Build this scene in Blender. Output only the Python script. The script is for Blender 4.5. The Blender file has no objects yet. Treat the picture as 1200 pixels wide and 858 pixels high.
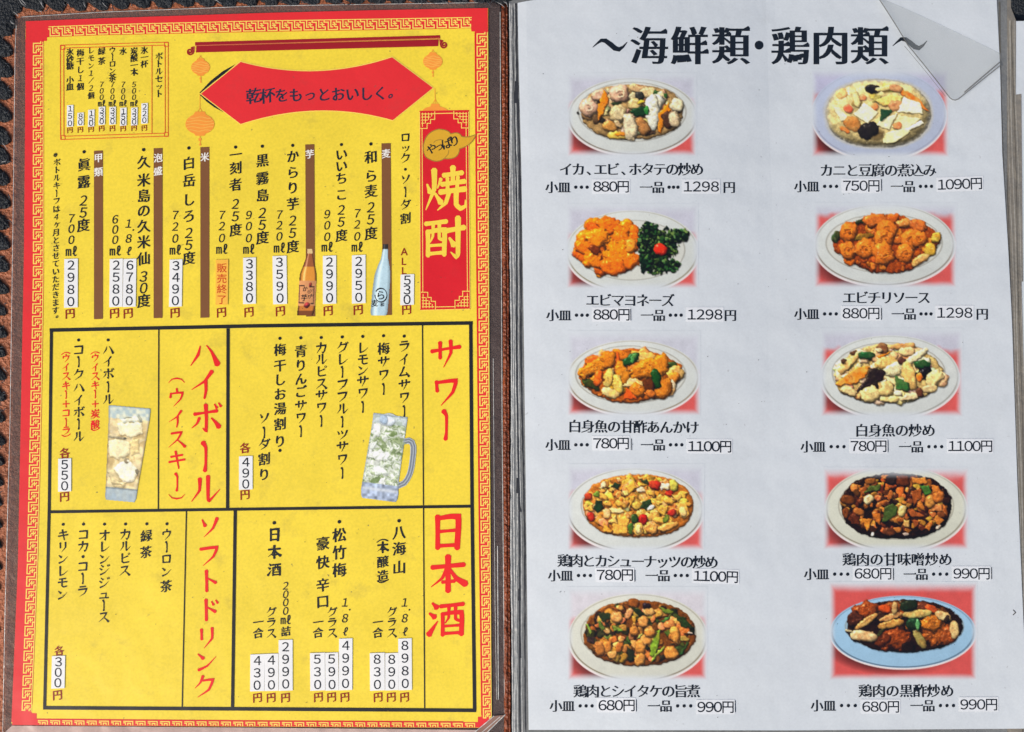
import bpy, math, random
import numpy as np
from mathutils import Vector
from mathutils.geometry import delaunay_2d_cdt
random.seed(7); np.random.seed(7)
SC = bpy.context.scene
COL = SC.collection

# ------------------------------------------------------------------ camera
DIST = 0.55                       # metres from lens to the middle of the open menu
TILT = math.radians(3.2)          # the phone is held a little below the middle of the pages
HW = 0.2190                       # half the width seen at that distance
cam = bpy.data.cameras.new('camera'); camo = bpy.data.objects.new('camera', cam); COL.objects.link(camo)
cam.sensor_fit = 'HORIZONTAL'; cam.sensor_width = 36.0; cam.lens = 18.0 * DIST / HW
cam.clip_start = 0.01; cam.clip_end = 50
camo.location = (0, -DIST * math.sin(TILT), DIST * math.cos(TILT))
camo.rotation_euler = (TILT, 0, 0)
SC.camera = camo

# ------------------------------------------------------------------ light
SUN_EL, SUN_AZ = math.radians(42), math.radians(235)      # azimuth clockwise from +Y
w = bpy.data.worlds.new('World'); SC.world = w; w.use_nodes = True
nt = w.node_tree; bg = nt.nodes['Background']
sky = nt.nodes.new('ShaderNodeTexSky'); sky.sky_type = 'NISHITA'; sky.sun_disc = False
sky.sun_elevation = SUN_EL; sky.sun_rotation = SUN_AZ; sky.dust_density = 4.0; sky.air_density = 1.0; sky.ozone_density = 1.0
nt.links.new(sky.outputs[0], bg.inputs[0]); bg.inputs[1].default_value = 0.085
sl = bpy.data.lights.new('sun', 'SUN'); so = bpy.data.objects.new('sun', sl); COL.objects.link(so)
sl.energy = 1.9; sl.angle = math.radians(22); sl.color = (1.0, 0.945, 0.84)
sd = Vector((math.sin(SUN_AZ) * math.cos(SUN_EL), math.cos(SUN_AZ) * math.cos(SUN_EL), math.sin(SUN_EL)))
so.rotation_euler = (-sd).to_track_quat('-Z', 'Y').to_euler(); so.location = sd * 3
SC.view_settings.view_transform = 'Standard'; SC.view_settings.look = 'None'
SC.view_settings.gamma = 1.0; SC.view_settings.exposure = 0.58
SC.cycles.max_bounces = 8; SC.cycles.transparent_max_bounces = 16

# ------------------------------------------------------------------ menu surface
# Sizes on the menu are given in print units (1/1200 of the open spread's width, y downwards).
ct, st = math.cos(TILT), math.sin(TILT)
CAM = np.array(camo.location)
def hit(x, y, z):
    """where print unit (x, y) lies on the plane at height z (arrays welcome)"""
    x = np.asarray(x, float); y = np.asarray(y, float); z = np.asarray(z, float) + np.zeros_like(x)
    u = (x - 600) / 600 * HW / DIST; v = (429 - y) / 600 * HW / DIST
    dx = u; dy = v * ct + st; dz = v * st - ct
    t = (z - CAM[2]) / dz
    return np.stack([CAM[0] + dx * t, CAM[1] + dy * t, z], -1)
def surf(x, y):
    """the open menu droops a little towards its top edge and rises to the spine"""
    y = np.clip(np.asarray(y, float), -60, 900); x = np.asarray(x, float)
    q = np.clip((x - 612) / 290.0, 0, 1); q2 = np.clip((x - 902) / 290.0, 0, 3)
    return -0.020 * (1 - y / 900.0) ** 2 - 0.0095 * q * q - 0.019 * q2 - 0.010 * q * (1 - y / 900.0) ** 2 + 0.0008 * np.exp(-((x - 597) / 60.0) ** 2)  # slopes shaped to darken the pages towards the top and right
def P(x, y, k=0.0):
    """point on the menu, k millimetres above the drinks page"""
    return hit(x, y, surf(x, y) + k * 0.001)

# ------------------------------------------------------------------ colours and materials
def lin(c):
    c = np.asarray(c, float) / 255.0
    return np.where(c <= 0.04045, c / 12.92, ((c + 0.055) / 1.055) ** 2.4)
E_L = 0.93
def alb(r, g, b, e=E_L):
    a = np.clip(lin((r, g, b)) / e - 0.012, 0.004, 0.88)
    return (float(a[0]), float(a[1]), float(a[2]))
MATS = {}
def mat(name, color=None, rough=0.34, vcol=False, mottle=0.05, spec=0.5, bump=0.10, dirt=0.0, scale=1.0, alpha=1.0, bscale=60, coat=0.0, ripple=0.0):
    if name in MATS: return MATS[name]
    m = bpy.data.materials.new(name); m.use_nodes = True; MATS[name] = m
    t = m.node_tree; N = t.nodes; L = t.links; b = N['Principled BSDF']
    tc = N.new('ShaderNodeNewGeometry')
    n1 = N.new('ShaderNodeTexNoise'); n1.inputs['Scale'].default_value = 34 * scale; n1.inputs['Detail'].default_value = 6
    n2 = N.new('ShaderNodeTexNoise'); n2.inputs['Scale'].default_value = 900 * scale; n2.inputs['Detail'].default_value = 3
    L.new(tc.outputs['Position'], n1.inputs['Vector']); L.new(tc.outputs['Position'], n2.inputs['Vector'])
    ad = N.new('ShaderNodeMath'); ad.operation = 'ADD'; L.new(n1.outputs[0], ad.inputs[0]); L.new(n2.outputs[0], ad.inputs[1])
    mr = N.new('ShaderNodeMapRange'); mr.inputs[1].default_value = 0.6; mr.inputs[2].default_value = 1.4
    mr.inputs[3].default_value = 1 - mottle; mr.inputs[4].default_value = 1 + mottle
    L.new(ad.outputs[0], mr.inputs[0])
    mx = N.new('ShaderNodeVectorMath'); mx.operation = 'SCALE'
    if vcol:
        a = N.new('ShaderNodeAttribute'); a.attribute_name = 'Col'; L.new(a.outputs['Color'], mx.inputs[0])
    else:
        mx.inputs[0].default_value = color
    L.new(mr.outputs[0], mx.inputs['Scale'])
    out = mx.outputs[0]
    if dirt > 0:                                   # specks and smudges worn into the page
        vo = N.new('ShaderNodeTexNoise'); vo.inputs['Scale'].default_value = 420; vo.inputs['Detail'].default_value = 2
        L.new(tc.outputs['Position'], vo.inputs['Vector'])
        r1 = N.new('ShaderNodeMapRange'); r1.inputs[1].default_value = 0.735; r1.inputs[2].default_value = 0.80; L.new(vo.outputs[0], r1.inputs[0])
        sm = N.new('ShaderNodeTexNoise'); sm.inputs['Scale'].default_value = 70; sm.inputs['Detail'].default_value = 8; sm.inputs['Roughness'].default_value = 0.7
        L.new(tc.outputs['Position'], sm.inputs['Vector'])
        r2 = N.new('ShaderNodeMapRange'); r2.inputs[1].default_value = 0.56; r2.inputs[2].default_value = 0.80; r2.inputs[4].default_value = 0.42; L.new(sm.outputs[0], r2.inputs[0])
        mxx = N.new('ShaderNodeMath'); mxx.operation = 'MAXIMUM'; L.new(r1.outputs[0], mxx.inputs[0]); L.new(r2.outputs[0], mxx.inputs[1])
        dm = N.new('ShaderNodeMath'); dm.operation = 'MULTIPLY'; dm.inputs[1].default_value = dirt; L.new(mxx.outputs[0], dm.inputs[0])
        mi = N.new('ShaderNodeMix'); mi.data_type = 'RGBA'; L.new(dm.outputs[0], mi.inputs['Factor']); L.new(out, mi.inputs['A'])
        mi.inputs['B'].default_value = (0.10, 0.085, 0.06, 1); out = mi.outputs['Result']
    L.new(out, b.inputs['Base Color'])
    b.inputs['Roughness'].default_value = rough; b.inputs['Specular IOR Level'].default_value = spec
    b.inputs['Alpha'].default_value = alpha
    if coat: b.inputs['Coat Weight'].default_value = coat; b.inputs['Coat Roughness'].default_value = 0.12
    if bump > 0:
        nb = N.new('ShaderNodeTexNoise'); nb.inputs['Scale'].default_value = bscale; nb.inputs['Detail'].default_value = 2
        L.new(tc.outputs['Position'], nb.inputs['Vector'])
        if ripple:
            mp = N.new('ShaderNodeVectorMath'); mp.operation = 'MULTIPLY'; mp.inputs[1].default_value = (9, 46, 1); L.new(tc.outputs['Position'], mp.inputs[0])
            rn = N.new('ShaderNodeTexNoise'); rn.inputs['Scale'].default_value = 1.0; rn.inputs['Detail'].default_value = 1; L.new(mp.outputs[0], rn.inputs['Vector'])
            ra = N.new('ShaderNodeMath'); ra.operation = 'MULTIPLY_ADD'; ra.inputs[1].default_value = ripple; L.new(rn.outputs[0], ra.inputs[0]); L.new(nb.outputs[0], ra.inputs[2])
            hsrc = ra.outputs[0]
        else: hsrc = nb.outputs[0]
        bp = N.new('ShaderNodeBump'); bp.inputs['Strength'].default_value = bump; bp.inputs['Distance'].default_value = 0.004
        L.new(hsrc, bp.inputs['Height']); L.new(bp.outputs[0], b.inputs['Normal'])
        if coat: L.new(bp.outputs[0], b.inputs['Coat Normal'])
    return m
YEL = (0.83, 0.625, 0.043); RED = alb(216, 52, 54)
M_yel = mat('yellow_print', YEL, dirt=0.8, mottle=0.11)
M_red = mat('red_print', RED, dirt=0.45)
M_panel = mat('crimson_print', alb(206, 40, 46), dirt=0.3)
M_line = mat('orange_red_print', alb(214, 76, 48))
M_gold = mat('gold_line_print', alb(250, 205, 96))
M_lant = mat('lantern_orange_print', alb(232, 146, 60))
M_pale = mat('pale_orange_print', alb(243, 178, 84))
M_ink = mat('black_ink', (0.010, 0.011, 0.012))
M_blue = mat('blue_black_ink', (0.009, 0.013, 0.020))
M_banner = mat('dark_blue_ink', (0.020, 0.022, 0.045))
M_mar = mat('maroon_ink', alb(140, 44, 30))
M_redink = mat('red_ink', alb(222, 42, 40))
M_yink = mat('yellow_ink', (0.85, 0.62, 0.06))
M_wink = mat('white_ink', (0.80, 0.78, 0.72))
M_bar = mat('brown_print', alb(122, 82, 52))
M_scroll = mat('dark_red_print', alb(150, 36, 42)); M_scroll2 = mat('scroll_edge_print', alb(196, 96, 70))
M_cloud = mat('gold_cloud_print', alb(206, 158, 48)); M_cloudl = mat('cloud_outline_print', alb(150, 118, 52))
M_stick = mat('white_sticker', (0.78, 0.78, 0.77), mottle=0.03, rough=0.45)
M_stickR = mat('pale_sticker', (0.77, 0.79, 0.81), mottle=0.04, rough=0.45)
M_orst = mat('orange_sticker', alb(248, 178, 70)); M_orink = mat('orange_handwriting', alb(196, 66, 34))
M_white = mat('white_paper', (0.66, 0.697, 0.722), dirt=0.24, mottle=0.055, bump=0.12, ripple=1.5)
M_pic = mat('photo_print', vcol=True, mottle=0.04)
M_leather = mat('brown_leather', alb(158, 94, 64), rough=0.55, mottle=0.22, bump=0.5, bscale=700, dirt=0.5)
M_spine = mat('dark_red_leather', alb(46, 24, 20), rough=0.5, mottle=0.3, bump=0.5, bscale=500)
M_lace = mat('black_lace', (0.014, 0.018, 0.024), rough=0.6, mottle=0.35, bump=0.9, bscale=900)
M_fuzz = mat('grey_fibre', (0.30, 0.30, 0.30), rough=0.8)
M_slvL = mat('smoky_plastic', (0.15, 0.11, 0.10), rough=0.26, alpha=0.33, mottle=0.25, bump=0.25, bscale=120, coat=0.15)
M_slvR = mat('grey_plastic', (0.24, 0.245, 0.24), rough=0.20, alpha=0.75, mottle=0.25, bump=0.3, bscale=90, coat=0.6)
M_edge = mat('plastic_edge', (0.50, 0.50, 0.48), rough=0.25, mottle=0.25, bump=0.3, bscale=300)
M_edged = mat('plastic_edge_shadowed', (0.035, 0.036, 0.04), rough=0.25, mottle=0.3)  # darker copy of the edge plastic, its shade put into the colour
M_tan = mat('tan_plastic', (0.27, 0.24, 0.195), rough=0.28, alpha=0.85, mottle=0.2, bump=0.3, bscale=150, coat=0.4)
M_flap = mat('clear_film', (0.60, 0.62, 0.60), rough=0.16, alpha=0.27, mottle=0.03, dirt=0.2, bump=0.0)
M_film_edge = mat('film_edge', (0.17, 0.165, 0.15), rough=0.3, alpha=0.8)
M_table = mat('black_table', (0.012, 0.015, 0.022), rough=0.6, mottle=0.4, bump=0.6, bscale=500)

# ------------------------------------------------------------------ object helpers
def thing(name, label, cat, x, y, k):
    o = bpy.data.objects.new(name, None); COL.objects.link(o)
    o.location = Vector(P(x, y, k)); o['label'] = label; o['category'] = cat; o.empty_display_size = 0.02
    return o
def root(o):
    while o.parent: o = o.parent
    return o
def mesh(name, V, F, m, parent=None, label=None, smooth=False, cols=None):
    """V world points, F faces (list of tuples or int arrays); one mesh object"""
    V = np.asarray(V, float).reshape(-1, 3)
    if parent is not None: V = V - np.array(root(parent).location)
    me = bpy.data.meshes.new(name)
    if isinstance(F, np.ndarray):
        me.vertices.add(len(V)); me.vertices.foreach_set('co', V.ravel().astype('f4'))
        n, s = F.shape
        me.loops.add(n * s); me.loops.foreach_set('vertex_index', F.ravel().astype('i4'))
        me.polygons.add(n); me.polygons.foreach_set('loop_start', np.arange(0, n * s, s).astype('i4'))
        me.update(calc_edges=True)
    else:
        me.from_pydata([tuple(v) for v in V], [], [tuple(int(i) for i in f) for f in F]); me.update()
    if cols is not None:
        a = me.color_attributes.new('Col', 'FLOAT_COLOR', 'POINT')
        a.data.foreach_set('color', np.concatenate([cols, np.ones((len(cols), 1))], 1).ravel().astype('f4'))
    me.materials.append(m)
    if smooth: me.polygons.foreach_set('use_smooth', np.ones(len(me.polygons), bool))
    o = bpy.data.objects.new(name, me); COL.objects.link(o)
    if parent is not None: o.parent = parent
    if label: o['label'] = label
    return o
class G:
    """gathers flat print shapes given in print units: points (x, y, k)"""
    def __init__(s): s.V = []; s.F = []; s.n = 0
    def add(s, pts, faces):
        s.V += [tuple(p) for p in pts]; s.F += [tuple(i + s.n for i in f) for f in faces]; s.n = len(s.V)
    def strip(s, pts, wid, k, closed=False, step=14, slope=0.00003):
        """a line of given width (number or list) through pts"""
        pts = [np.array(p[:2], float) for p in pts]
        if not hasattr(wid, '__len__'): wid = [wid] * len(pts)
        Q = []; W = []
        for i in range(len(pts) - 1):
            n = max(1, int(np.linalg.norm(pts[i + 1] - pts[i]) / step))
            for j in range(n):
                f = j / n; Q.append(pts[i] * (1 - f) + pts[i + 1] * f); W.append(wid[i] * (1 - f) + wid[i + 1] * f)
        Q.append(pts[-1]); W.append(wid[-1])
        out = []
        for i, q in enumerate(Q):
            a = Q[i] - Q[i - 1] if i else Q[1] - Q[0]; b = Q[i + 1] - Q[i] if i < len(Q) - 1 else a
            a = a / (np.linalg.norm(a) + 1e-9); b = b / (np.linalg.norm(b) + 1e-9)
            t = a + b; nn = np.linalg.norm(t)
            t = t / nn if nn > 0.3 else a
            nrm = np.array([-t[1], t[0]]); c = max(0.6, nrm @ np.array([-a[1], a[0]]))
            h = W[i] / 2 / c
            out += [(*(q + nrm * h), k + slope * i), (*(q - nrm * h), k + slope * i)]
        s.add(out, [(2 * i, 2 * i + 1, 2 * i + 3, 2 * i + 2) for i in range(len(Q) - 1)])
    def quad(s, a, b, c, d, k, nx=1, ny=1):
        """bilinear sheet with corners a b c d (top left, top right, bottom right, bottom left)"""
        a, b, c, d = (np.array(p, float) for p in (a, b, c, d)); pts = []
        for j in range(ny + 1):
            for i in range(nx + 1):
                u, v = i / nx, j / ny
                p = (a * (1 - u) + b * u) * (1 - v) + (d * (1 - u) + c * u) * v
                pts.append((p[0], p[1], k))
        s.add(pts, [(j * (nx + 1) + i, (j + 1) * (nx + 1) + i, (j + 1) * (nx + 1) + i + 1, j * (nx + 1) + i + 1) for j in range(ny) for i in range(nx)])
    def disc(s, x, y, a, b, k, n=20):
        s.add([(x, y, k)] + [(x + a * math.cos(2 * math.pi * i / n), y - b * math.sin(2 * math.pi * i / n), k) for i in range(n)],
              [(0, i + 1, (i + 1) % n + 1) for i in range(n)])
    def fan(s, pts, k):
        c = np.mean(np.array(pts), 0)
        s.add([(c[0], c[1], k)] + [(p[0], p[1], k) for p in pts], [(0, (i + 1) % len(pts) + 1, i + 1) for i in range(len(pts))])
    def slab(s, a, b, c, d, k0, k1):
        """a thin sheet with visible thickness"""
        pts = [(*p, k1) for p in (a, b, c, d)] + [(*p, k0) for p in (a, b, c, d)]
        s.add(pts, [(0, 3, 2, 1), (0, 1, 5, 4), (1, 2, 6, 5), (2, 3, 7, 6), (3, 0, 4, 7)])
    def obj(s, name, m, parent, label=None):
        A = np.array(s.V); return mesh(name, P(A[:, 0], A[:, 1], A[:, 2]), s.F, m, parent, label)

# ------------------------------------------------------------------ lettering
_GL = {}
def glyph(ch):
    """outlines of one character from the built-in font, as closed polylines in em units"""
    if ch in _GL: return _GL[ch]
    c = bpy.data.curves.new('t', 'FONT'); c.body = ch; c.size = 1
    o = bpy.data.objects.new('t', c); COL.objects.link(o)
    cu = o.to_curve(bpy.context.evaluated_depsgraph_get()); loops = []
    for s in cu.splines:
        bp = s.bezier_points; pts = []
        for i in range(len(bp)):
            p, q = bp[i], bp[(i + 1) % len(bp)]
            a, h1, h2, b = (np.array(v[:2]) for v in (p.co, p.handle_right, q.handle_left, q.co))
            ab = b - a; ln = np.linalg.norm(ab) + 1e-9
            dev = max(abs(np.cross(ab, h1 - a)), abs(np.cross(ab, h2 - a))) / ln
            n = 1 if dev < 0.004 else 4
            for j in range(n):
                t = j / n
                pts.append(a * (1 - t) ** 3 + 3 * h1 * t * (1 - t) ** 2 + 3 * h2 * t * t * (1 - t) + b * t ** 3)
        pts = [q for i, q in enumerate(pts) if np.linalg.norm(q - pts[i - 1]) > 1e-4]
        if len(pts) > 2: loops.append(np.array(pts))
    o.to_curve_clear(); bpy.data.objects.remove(o); bpy.data.curves.remove(c)
    _GL[ch] = loops; return loops
def area(L): return 0.5 * np.sum(L[:, 0] * np.roll(L[:, 1], -1) - np.roll(L[:, 0], -1) * L[:, 1])
def offset(loops, ax, ay):
    """thicken upright strokes by ax and level strokes by ay (may be negative)"""
    if not loops: return loops
    big = max(loops, key=lambda l: abs(area(l))); sg = 1 if area(big) > 0 else -1; out = []
    for L in loops:
        a = L - np.roll(L, 1, 0); b = np.roll(L, -1, 0) - L
        a /= np.linalg.norm(a, axis=1)[:, None] + 1e-9; b /= np.linalg.norm(b, axis=1)[:, None] + 1e-9
        na = np.stack([a[:, 1], -a[:, 0]], 1) * sg; nb = np.stack([b[:, 1], -b[:, 0]], 1) * sg
        # take the stronger of both edges' normals on each axis so that corners stay square
        ox = np.where(np.abs(na[:, 0]) > np.abs(nb[:, 0]), na[:, 0], nb[:, 0])
        oy = np.where(np.abs(na[:, 1]) > np.abs(nb[:, 1]), na[:, 1], nb[:, 1])
        out.append(L + np.stack([ox * ax, oy * ay], 1))
    return out
def serif(loops):
    """the small triangle a Ming typeface puts on the right end of a level stroke"""
    if not loops: return loops
    big = max(loops, key=lambda l: abs(area(l))); sg = 1 if area(big) > 0 else -1; out = []
    for L in loops:
        n = len(L); new = []; L2 = L if sg > 0 else L[::-1]
        for i in range(n):
            p, q, r, s0 = L2[i - 1], L2[i], L2[(i + 1) % n], L2[(i + 2) % n]
            e = r - q                                       # counter-clockwise: a right end runs upwards
            if 0.035 < e[1] < 0.12 and abs(e[0]) < 0.25 * e[1] and (r - s0)[0] > 0.14 and abs((r - s0)[1]) < 0.02 and (q - p)[0] > 0.05 and abs((q - p)[1]) < 0.03:
                new.append(q); new.append(r + np.array([0.0, 0.012])); new.append(r + np.array([-0.035, 0.065])); new.append(r + np.array([-0.11, 0.0]))
            elif new and np.allclose(new[-1], q + np.array([-0.11, 0.0])): pass
            else: new.append(q)
        out.append(np.array(new))
    return out
def style_loops(ch, style):
    L = glyph(ch)
    if style == 'gothic': return offset(L, 0.012, 0.010)
    if style == 'light': return offset(L, 0.010, 0.008)
    if style == 'bold': return offset(L, 0.016, 0.012)
    if style == 'ming': return offset(serif(L), 0.031, -0.007)
    if style == 'title': return offset(serif(L), 0.036, -0.005)
    if style in ('brush', 'brushdigit'):
        L = offset(L, 0.030, 0.010) if style == 'brush' else offset(L, 0.014, 0.006)
        r = random.Random(ord(ch)); f1, f2 = r.uniform(5, 9), r.uniform(5, 9); out = []
        for l in L:
            x, y = l[:, 0], l[:, 1]
            if style == 'brush':
                x2 = x + 0.014 * np.sin(y * f1 + f2); y2 = y + 0.14 * (x - 0.5) + 0.014 * np.sin(x * f2 + f1)
                x2 = 0.5 + (x2 - 0.5) * 0.96
            else:
                x2 = 0.5 + (x - 0.5) * 0.92 + 0.16 * (y - 0.38); y2 = y
            out.append(np.stack([x2, y2], 1))
        return out
    return L
_TR = {}
def filled(ch, style):
    """triangles of one styled character in em units; crossings from thickening are resolved by winding number"""
    if (ch, style) in _TR: return _TR[ch, style]
    loops = style_loops(ch, style)
    if not loops: _TR[ch, style] = (np.zeros((0, 2)), []); return _TR[ch, style]
    src = glyph(ch); sg = 1 if area(max(src, key=lambda l: abs(area(l)))) > 0 else -1
    pts = []; ed = []
    for L in loops:
        n = len(pts); pts += [Vector((float(p[0]), float(p[1]))) for p in L]; ed += [(n + i, n + (i + 1) % len(L)) for i in range(len(L))]
    V, _, F, *_r = delaunay_2d_cdt(pts, ed, [], 0, 1e-5)
    V = np.array([tuple(v) for v in V]); F = np.array([tuple(f) for f in F if len(f) == 3])
    C = V[F].mean(1); wn = np.zeros(len(C))
    for L in loops:
        A = L; B = np.roll(L, -1, 0)
        for (ax, ay), (bx, by) in zip(A, B):
            if ay == by: continue
            u_ = (ay <= C[:, 1]) & (by > C[:, 1]); d_ = (ay > C[:, 1]) & (by <= C[:, 1])
            xi = ax + (C[:, 1] - ay) * (bx - ax) / (by - ay); rt = C[:, 0] < xi
            wn += (u_ & rt).astype(int) - (d_ & rt).astype(int)
    F = F[wn * sg > 0]; _TR[ch, style] = (V, [tuple(int(i) for i in f) for f in F]); return _TR[ch, style]

DAK = ";78,6,5 85,18,8;91,2,5 98,13,8"
HAN = ";86,2,4 94,8,4 90,18,4 80,16,4 78,7,4 86,2,4"
KANA = {
 'ハ': "38,22,4 31,50,9 8,84,3;58,20,4 74,40,8 93,80,13", 'イ': "74,10,10 50,42,8 10,68,3;54,40,9 55,70,9 50,96,6",
 'ホ': "14,38,9 50,33,7 86,27,9;50,8,10 52,50,9 51,90,9 40,82,3;30,50,8 22,68,7 6,82,3;68,50,5 80,62,9 92,78,12",
 'ー': "44,6,12 53,22,9 53,72,8 50,96,10", 'ル': "34,18,10 33,55,8 8,90,3;60,10,10 60,80,9 64,88,8 97,52,3",
 'ウ': "50,4,9 52,20,9;20,28,9 17,50,10;20,30,7 80,24,10 70,58,8 34,96,3", 'ス': "22,20,9 74,13,10 55,50,8 8,92,3;52,52,5 75,70,9 93,88,12",
 'キ': "20,35,9 80,24,9;10,62,9 92,48,9;44,6,10 52,50,9 61,96,6", 'サ': "6,42,10 50,34,8 96,27,10;33,13,10 33,64,9;66,8,10 67,46,9 44,92,3",
 'ワ': "21,18,9 24,50,9;22,22,8 82,15,11 73,52,9 36,94,3", 'ソ': "20,20,6 33,46,12;84,13,11 66,56,9 28,94,3",
 'フ': "14,24,10 84,15,11 70,54,9 26,94,3", 'ト': "42,6,11 44,94,10;46,38,6 82,57,11", 'リ': "27,16,10 28,60,9;72,10,10 72,54,9 38,96,3",
 'ン': "16,20,6 38,38,12;18,88,10 55,70,8 92,30,3", 'ク': "42,6,10 30,35,8 8,58,3;40,26,7 84,21,10 67,64,9 20,96,3",
 'ム': "48,8,10 30,55,9 13,82,9 82,70,8;66,54,6 90,88,12", 'ラ': "27,13,9 77,8,9;14,38,9 84,29,11 69,66,8 26,96,3",
 'レ': "30,8,10 30,86,10 60,76,7 94,46,3", 'モ': "24,20,9 79,13,9;13,48,9 90,41,9;48,17,9 46,76,9 60,87,9 88,80,8",
 'ツ': "12,28,6 24,50,10;42,22,6 53,44,10;90,18,10 73,60,9 33,94,3", 'カ': "10,36,9 86,27,10 77,72,9 64,92,8 55,80,3;46,6,10 42,50,9 12,94,3",
 'ヒ': "28,10,10 27,76,9 40,88,9 86,80,8;76,30,9 30,50,7", 'オ': "10,34,9 92,27,9;58,6,10 58,90,9 47,82,3;56,36,8 40,62,7 10,86,3",
 'シ': "24,10,6 43,24,10;11,37,6 30,50,10;18,92,10 55,74,8 90,38,3", 'ュ': "26,50,7 70,45,8 65,84,8;12,88,8 92,84,8",
 'コ': "16,24,9 82,19,11 79,82,9;13,84,8 84,79,9", 'ロ': "20,25,9 22,84,9;20,26,8 81,21,11 77,82,9;22,82,8 78,78,8",
 'タ': "42,6,10 30,36,8 8,60,3;40,25,7 84,19,10 67,64,9 20,96,3;36,46,6 63,62,10", 'セ': "8,50,9 90,33,10 72,60,3;40,10,10 40,80,9 52,89,9 90,82,8",
 'ッ': "22,44,6 30,58,9;45,40,6 52,54,9;82,38,9 70,70,8 42,92,3",
 '日': "24,6,11 24,94,10;24,12,9 80,7,13 77,94,11;28,48,8 74,44,8;26,87,9 76,84,9",
 '本': "6,33,10 94,25,10;50,2,12 50,98,11;48,34,10 34,62,8 4,86,3;52,33,6 72,62,11 98,78,13;34,73,8 68,70,8",
 '酒': "12,8,6 24,20,12;4,36,6 18,46,12;2,94,12 14,76,9 26,58,4;34,17,9 97,10,9;40,36,9 40,96,9;40,38,8 91,33,11 91,94,10;57,17,8 56,48,7 47,62,4;75,15,8 75,50,8 85,56,7;44,71,7 86,68,7;42,91,8 88,88,8",
 '焼': "7,40,5 14,57,10;40,28,8 32,48,4;24,8,11 24,50,10 4,96,3;26,60,6 40,80,11;46,20,9 92,14,9;69,2,11 69,36,9;42,40,9 98,33,9;56,26,8 56,50,8;81,23,8 79,47,8;38,57,10 99,50,10;60,56,9 52,80,9 32,97,3;77,54,10 77,84,10 87,93,10 99,88,7 99,74,3",
 '酎': "3,19,9 55,13,9;9,36,10 9,94,9;9,38,8 49,33,11 49,92,9;22,17,8 21,48,7 14,62,4;37,16,8 37,52,8 45,56,7;12,70,7 46,68,7;12,89,8 46,86,8;55,35,10 99,27,10;83,4,11 83,88,10 78,96,9 65,85,3;62,52,6 73,68,12",
 '／': "86,8,7 14,92,6", '＋': "15,52,9 86,47,9;50,14,9 51,88,9",
}
for a, b in (('ボ', 'ホ'), ('グ', 'ク'), ('ジ', 'シ'), ('ダ', 'タ'), ('ド', 'ト')): KANA[a] = KANA[b] + (DAK if b != 'ト' else ";66,14,6 74,28,9;84,8,6 92,20,9")
KANA['プ'] = KANA['フ'] + HAN; KANA['ピ'] = KANA['ヒ'] + HAN
def brush_strokes(g, ch, cx, cy, size, k, wk=1.0, lean=0.0):
    for si, s in enumerate(KANA[ch].split(';')):
        c = [tuple(float(v) for v in p.split(',')) for p in s.split()]
        A = np.array(c); Q = []
        for i in range(len(A) - 1):                         # Catmull-Rom through the pen positions
            p0, p1, p2, p3 = A[max(i - 1, 0)], A[i], A[i + 1], A[min(i + 2, len(A) - 1)]
            corner = len(A) > 2
            for j in range(6):
                t = j / 6
                q = 0.5 * (2 * p1 + (p2 - p0) * t * 0.8 + (2 * p0 - 5 * p1 + 4 * p2 - p3) * t * t * 0.8 + (3 * p1 - p0 - 3 * p2 + p3) * t ** 3 * 0.8)
                lin_ = p1 * (1 - t) + p2 * t; Q.append(0.45 * q + 0.55 * lin_)
        Q.append(A[-1]); Q = np.array(Q); m = len(Q)
        u = np.linspace(0, 1, m)
        W = 9 * (Q[:, 2] / 9) ** 1.4 * (1 - 0.16 * np.sin(np.pi * u)); 
        # rounded pen-down and lift
        d0 = (Q[0] - Q[1])[:2]; d0 /= np.linalg.norm(d0) + 1e-9; d1 = (Q[-1] - Q[-2])[:2]; d1 /= np.linalg.norm(d1) + 1e-9
        pts = [np.r_[Q[0][:2] + d0 * W[0] * 0.38, 0]] + list(np.c_[Q[:, :2], u]) + [np.r_[Q[-1][:2] + d1 * W[-1] * 0.4, 1]]
        W = np.r_[W[0] * 0.45, W, W[-1] * 0.35]
        xy = [(cx + ((p[0] - 50) + lean * (50 - p[1])) * size / 100, cy + (p[1] - 50) * size / 100) for p in pts]
        g.strip(xy, list(W * wk * size / 100), k + si * 0.0012, step=99, slope=0.00004)
SMALL = set('っヶゃゅょ')
def text_obj(name, items, m, parent, k, label=None):
    """items: (char, cx, cy, size, style, rot_deg, xscale)"""
    g = G()
    for ch, cx, cy, size, style, rot, xs in items:
        if ch in ' 　': continue
        if ch == '・' or ch == '．':
            g.disc(cx, cy, size * 0.125, size * 0.125, k, 14); continue
        if style == 'brush' and ch in KANA:
            brush_strokes(g, ch, cx, cy, size * 0.92, k, wk=1.52 if size < 20 else 1.0); continue
        ox = oy = 0.0
        if style == 'brush':
            if ch in SMALL and name not in ('banner_text', 'badge_text'): ox, oy = 0.1, 0.1
            if ch == '。' and name != 'banner_text': ox, oy = 0.5, 0.5
            if ch == '（': ch = '︵'
            if ch == '）': ch = '︶'
        c, s = math.cos(math.radians(rot)), math.sin(math.radians(rot))
        st_ = 'brushdigit' if style == 'brush' and (ch in '0123456789０１２３４５６７８９' or ch == 'ℓ') else style
        V, F = filled(ch, st_); w_ = 0.205 if ch == 'ℓ' else 0.5
        if len(F):
            lx = (V[:, 0] - w_ + ox) * size * xs; ly = (V[:, 1] - 0.38 + oy) * size
            g.add([(cx + x_ * c - y_ * s, cy - x_ * s - y_ * c, k) for x_, y_ in zip(lx, ly)], F)
    return g.obj(name, m, parent, label)
FW = str.maketrans('0123456789', '０１２３４５６７８９')
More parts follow.
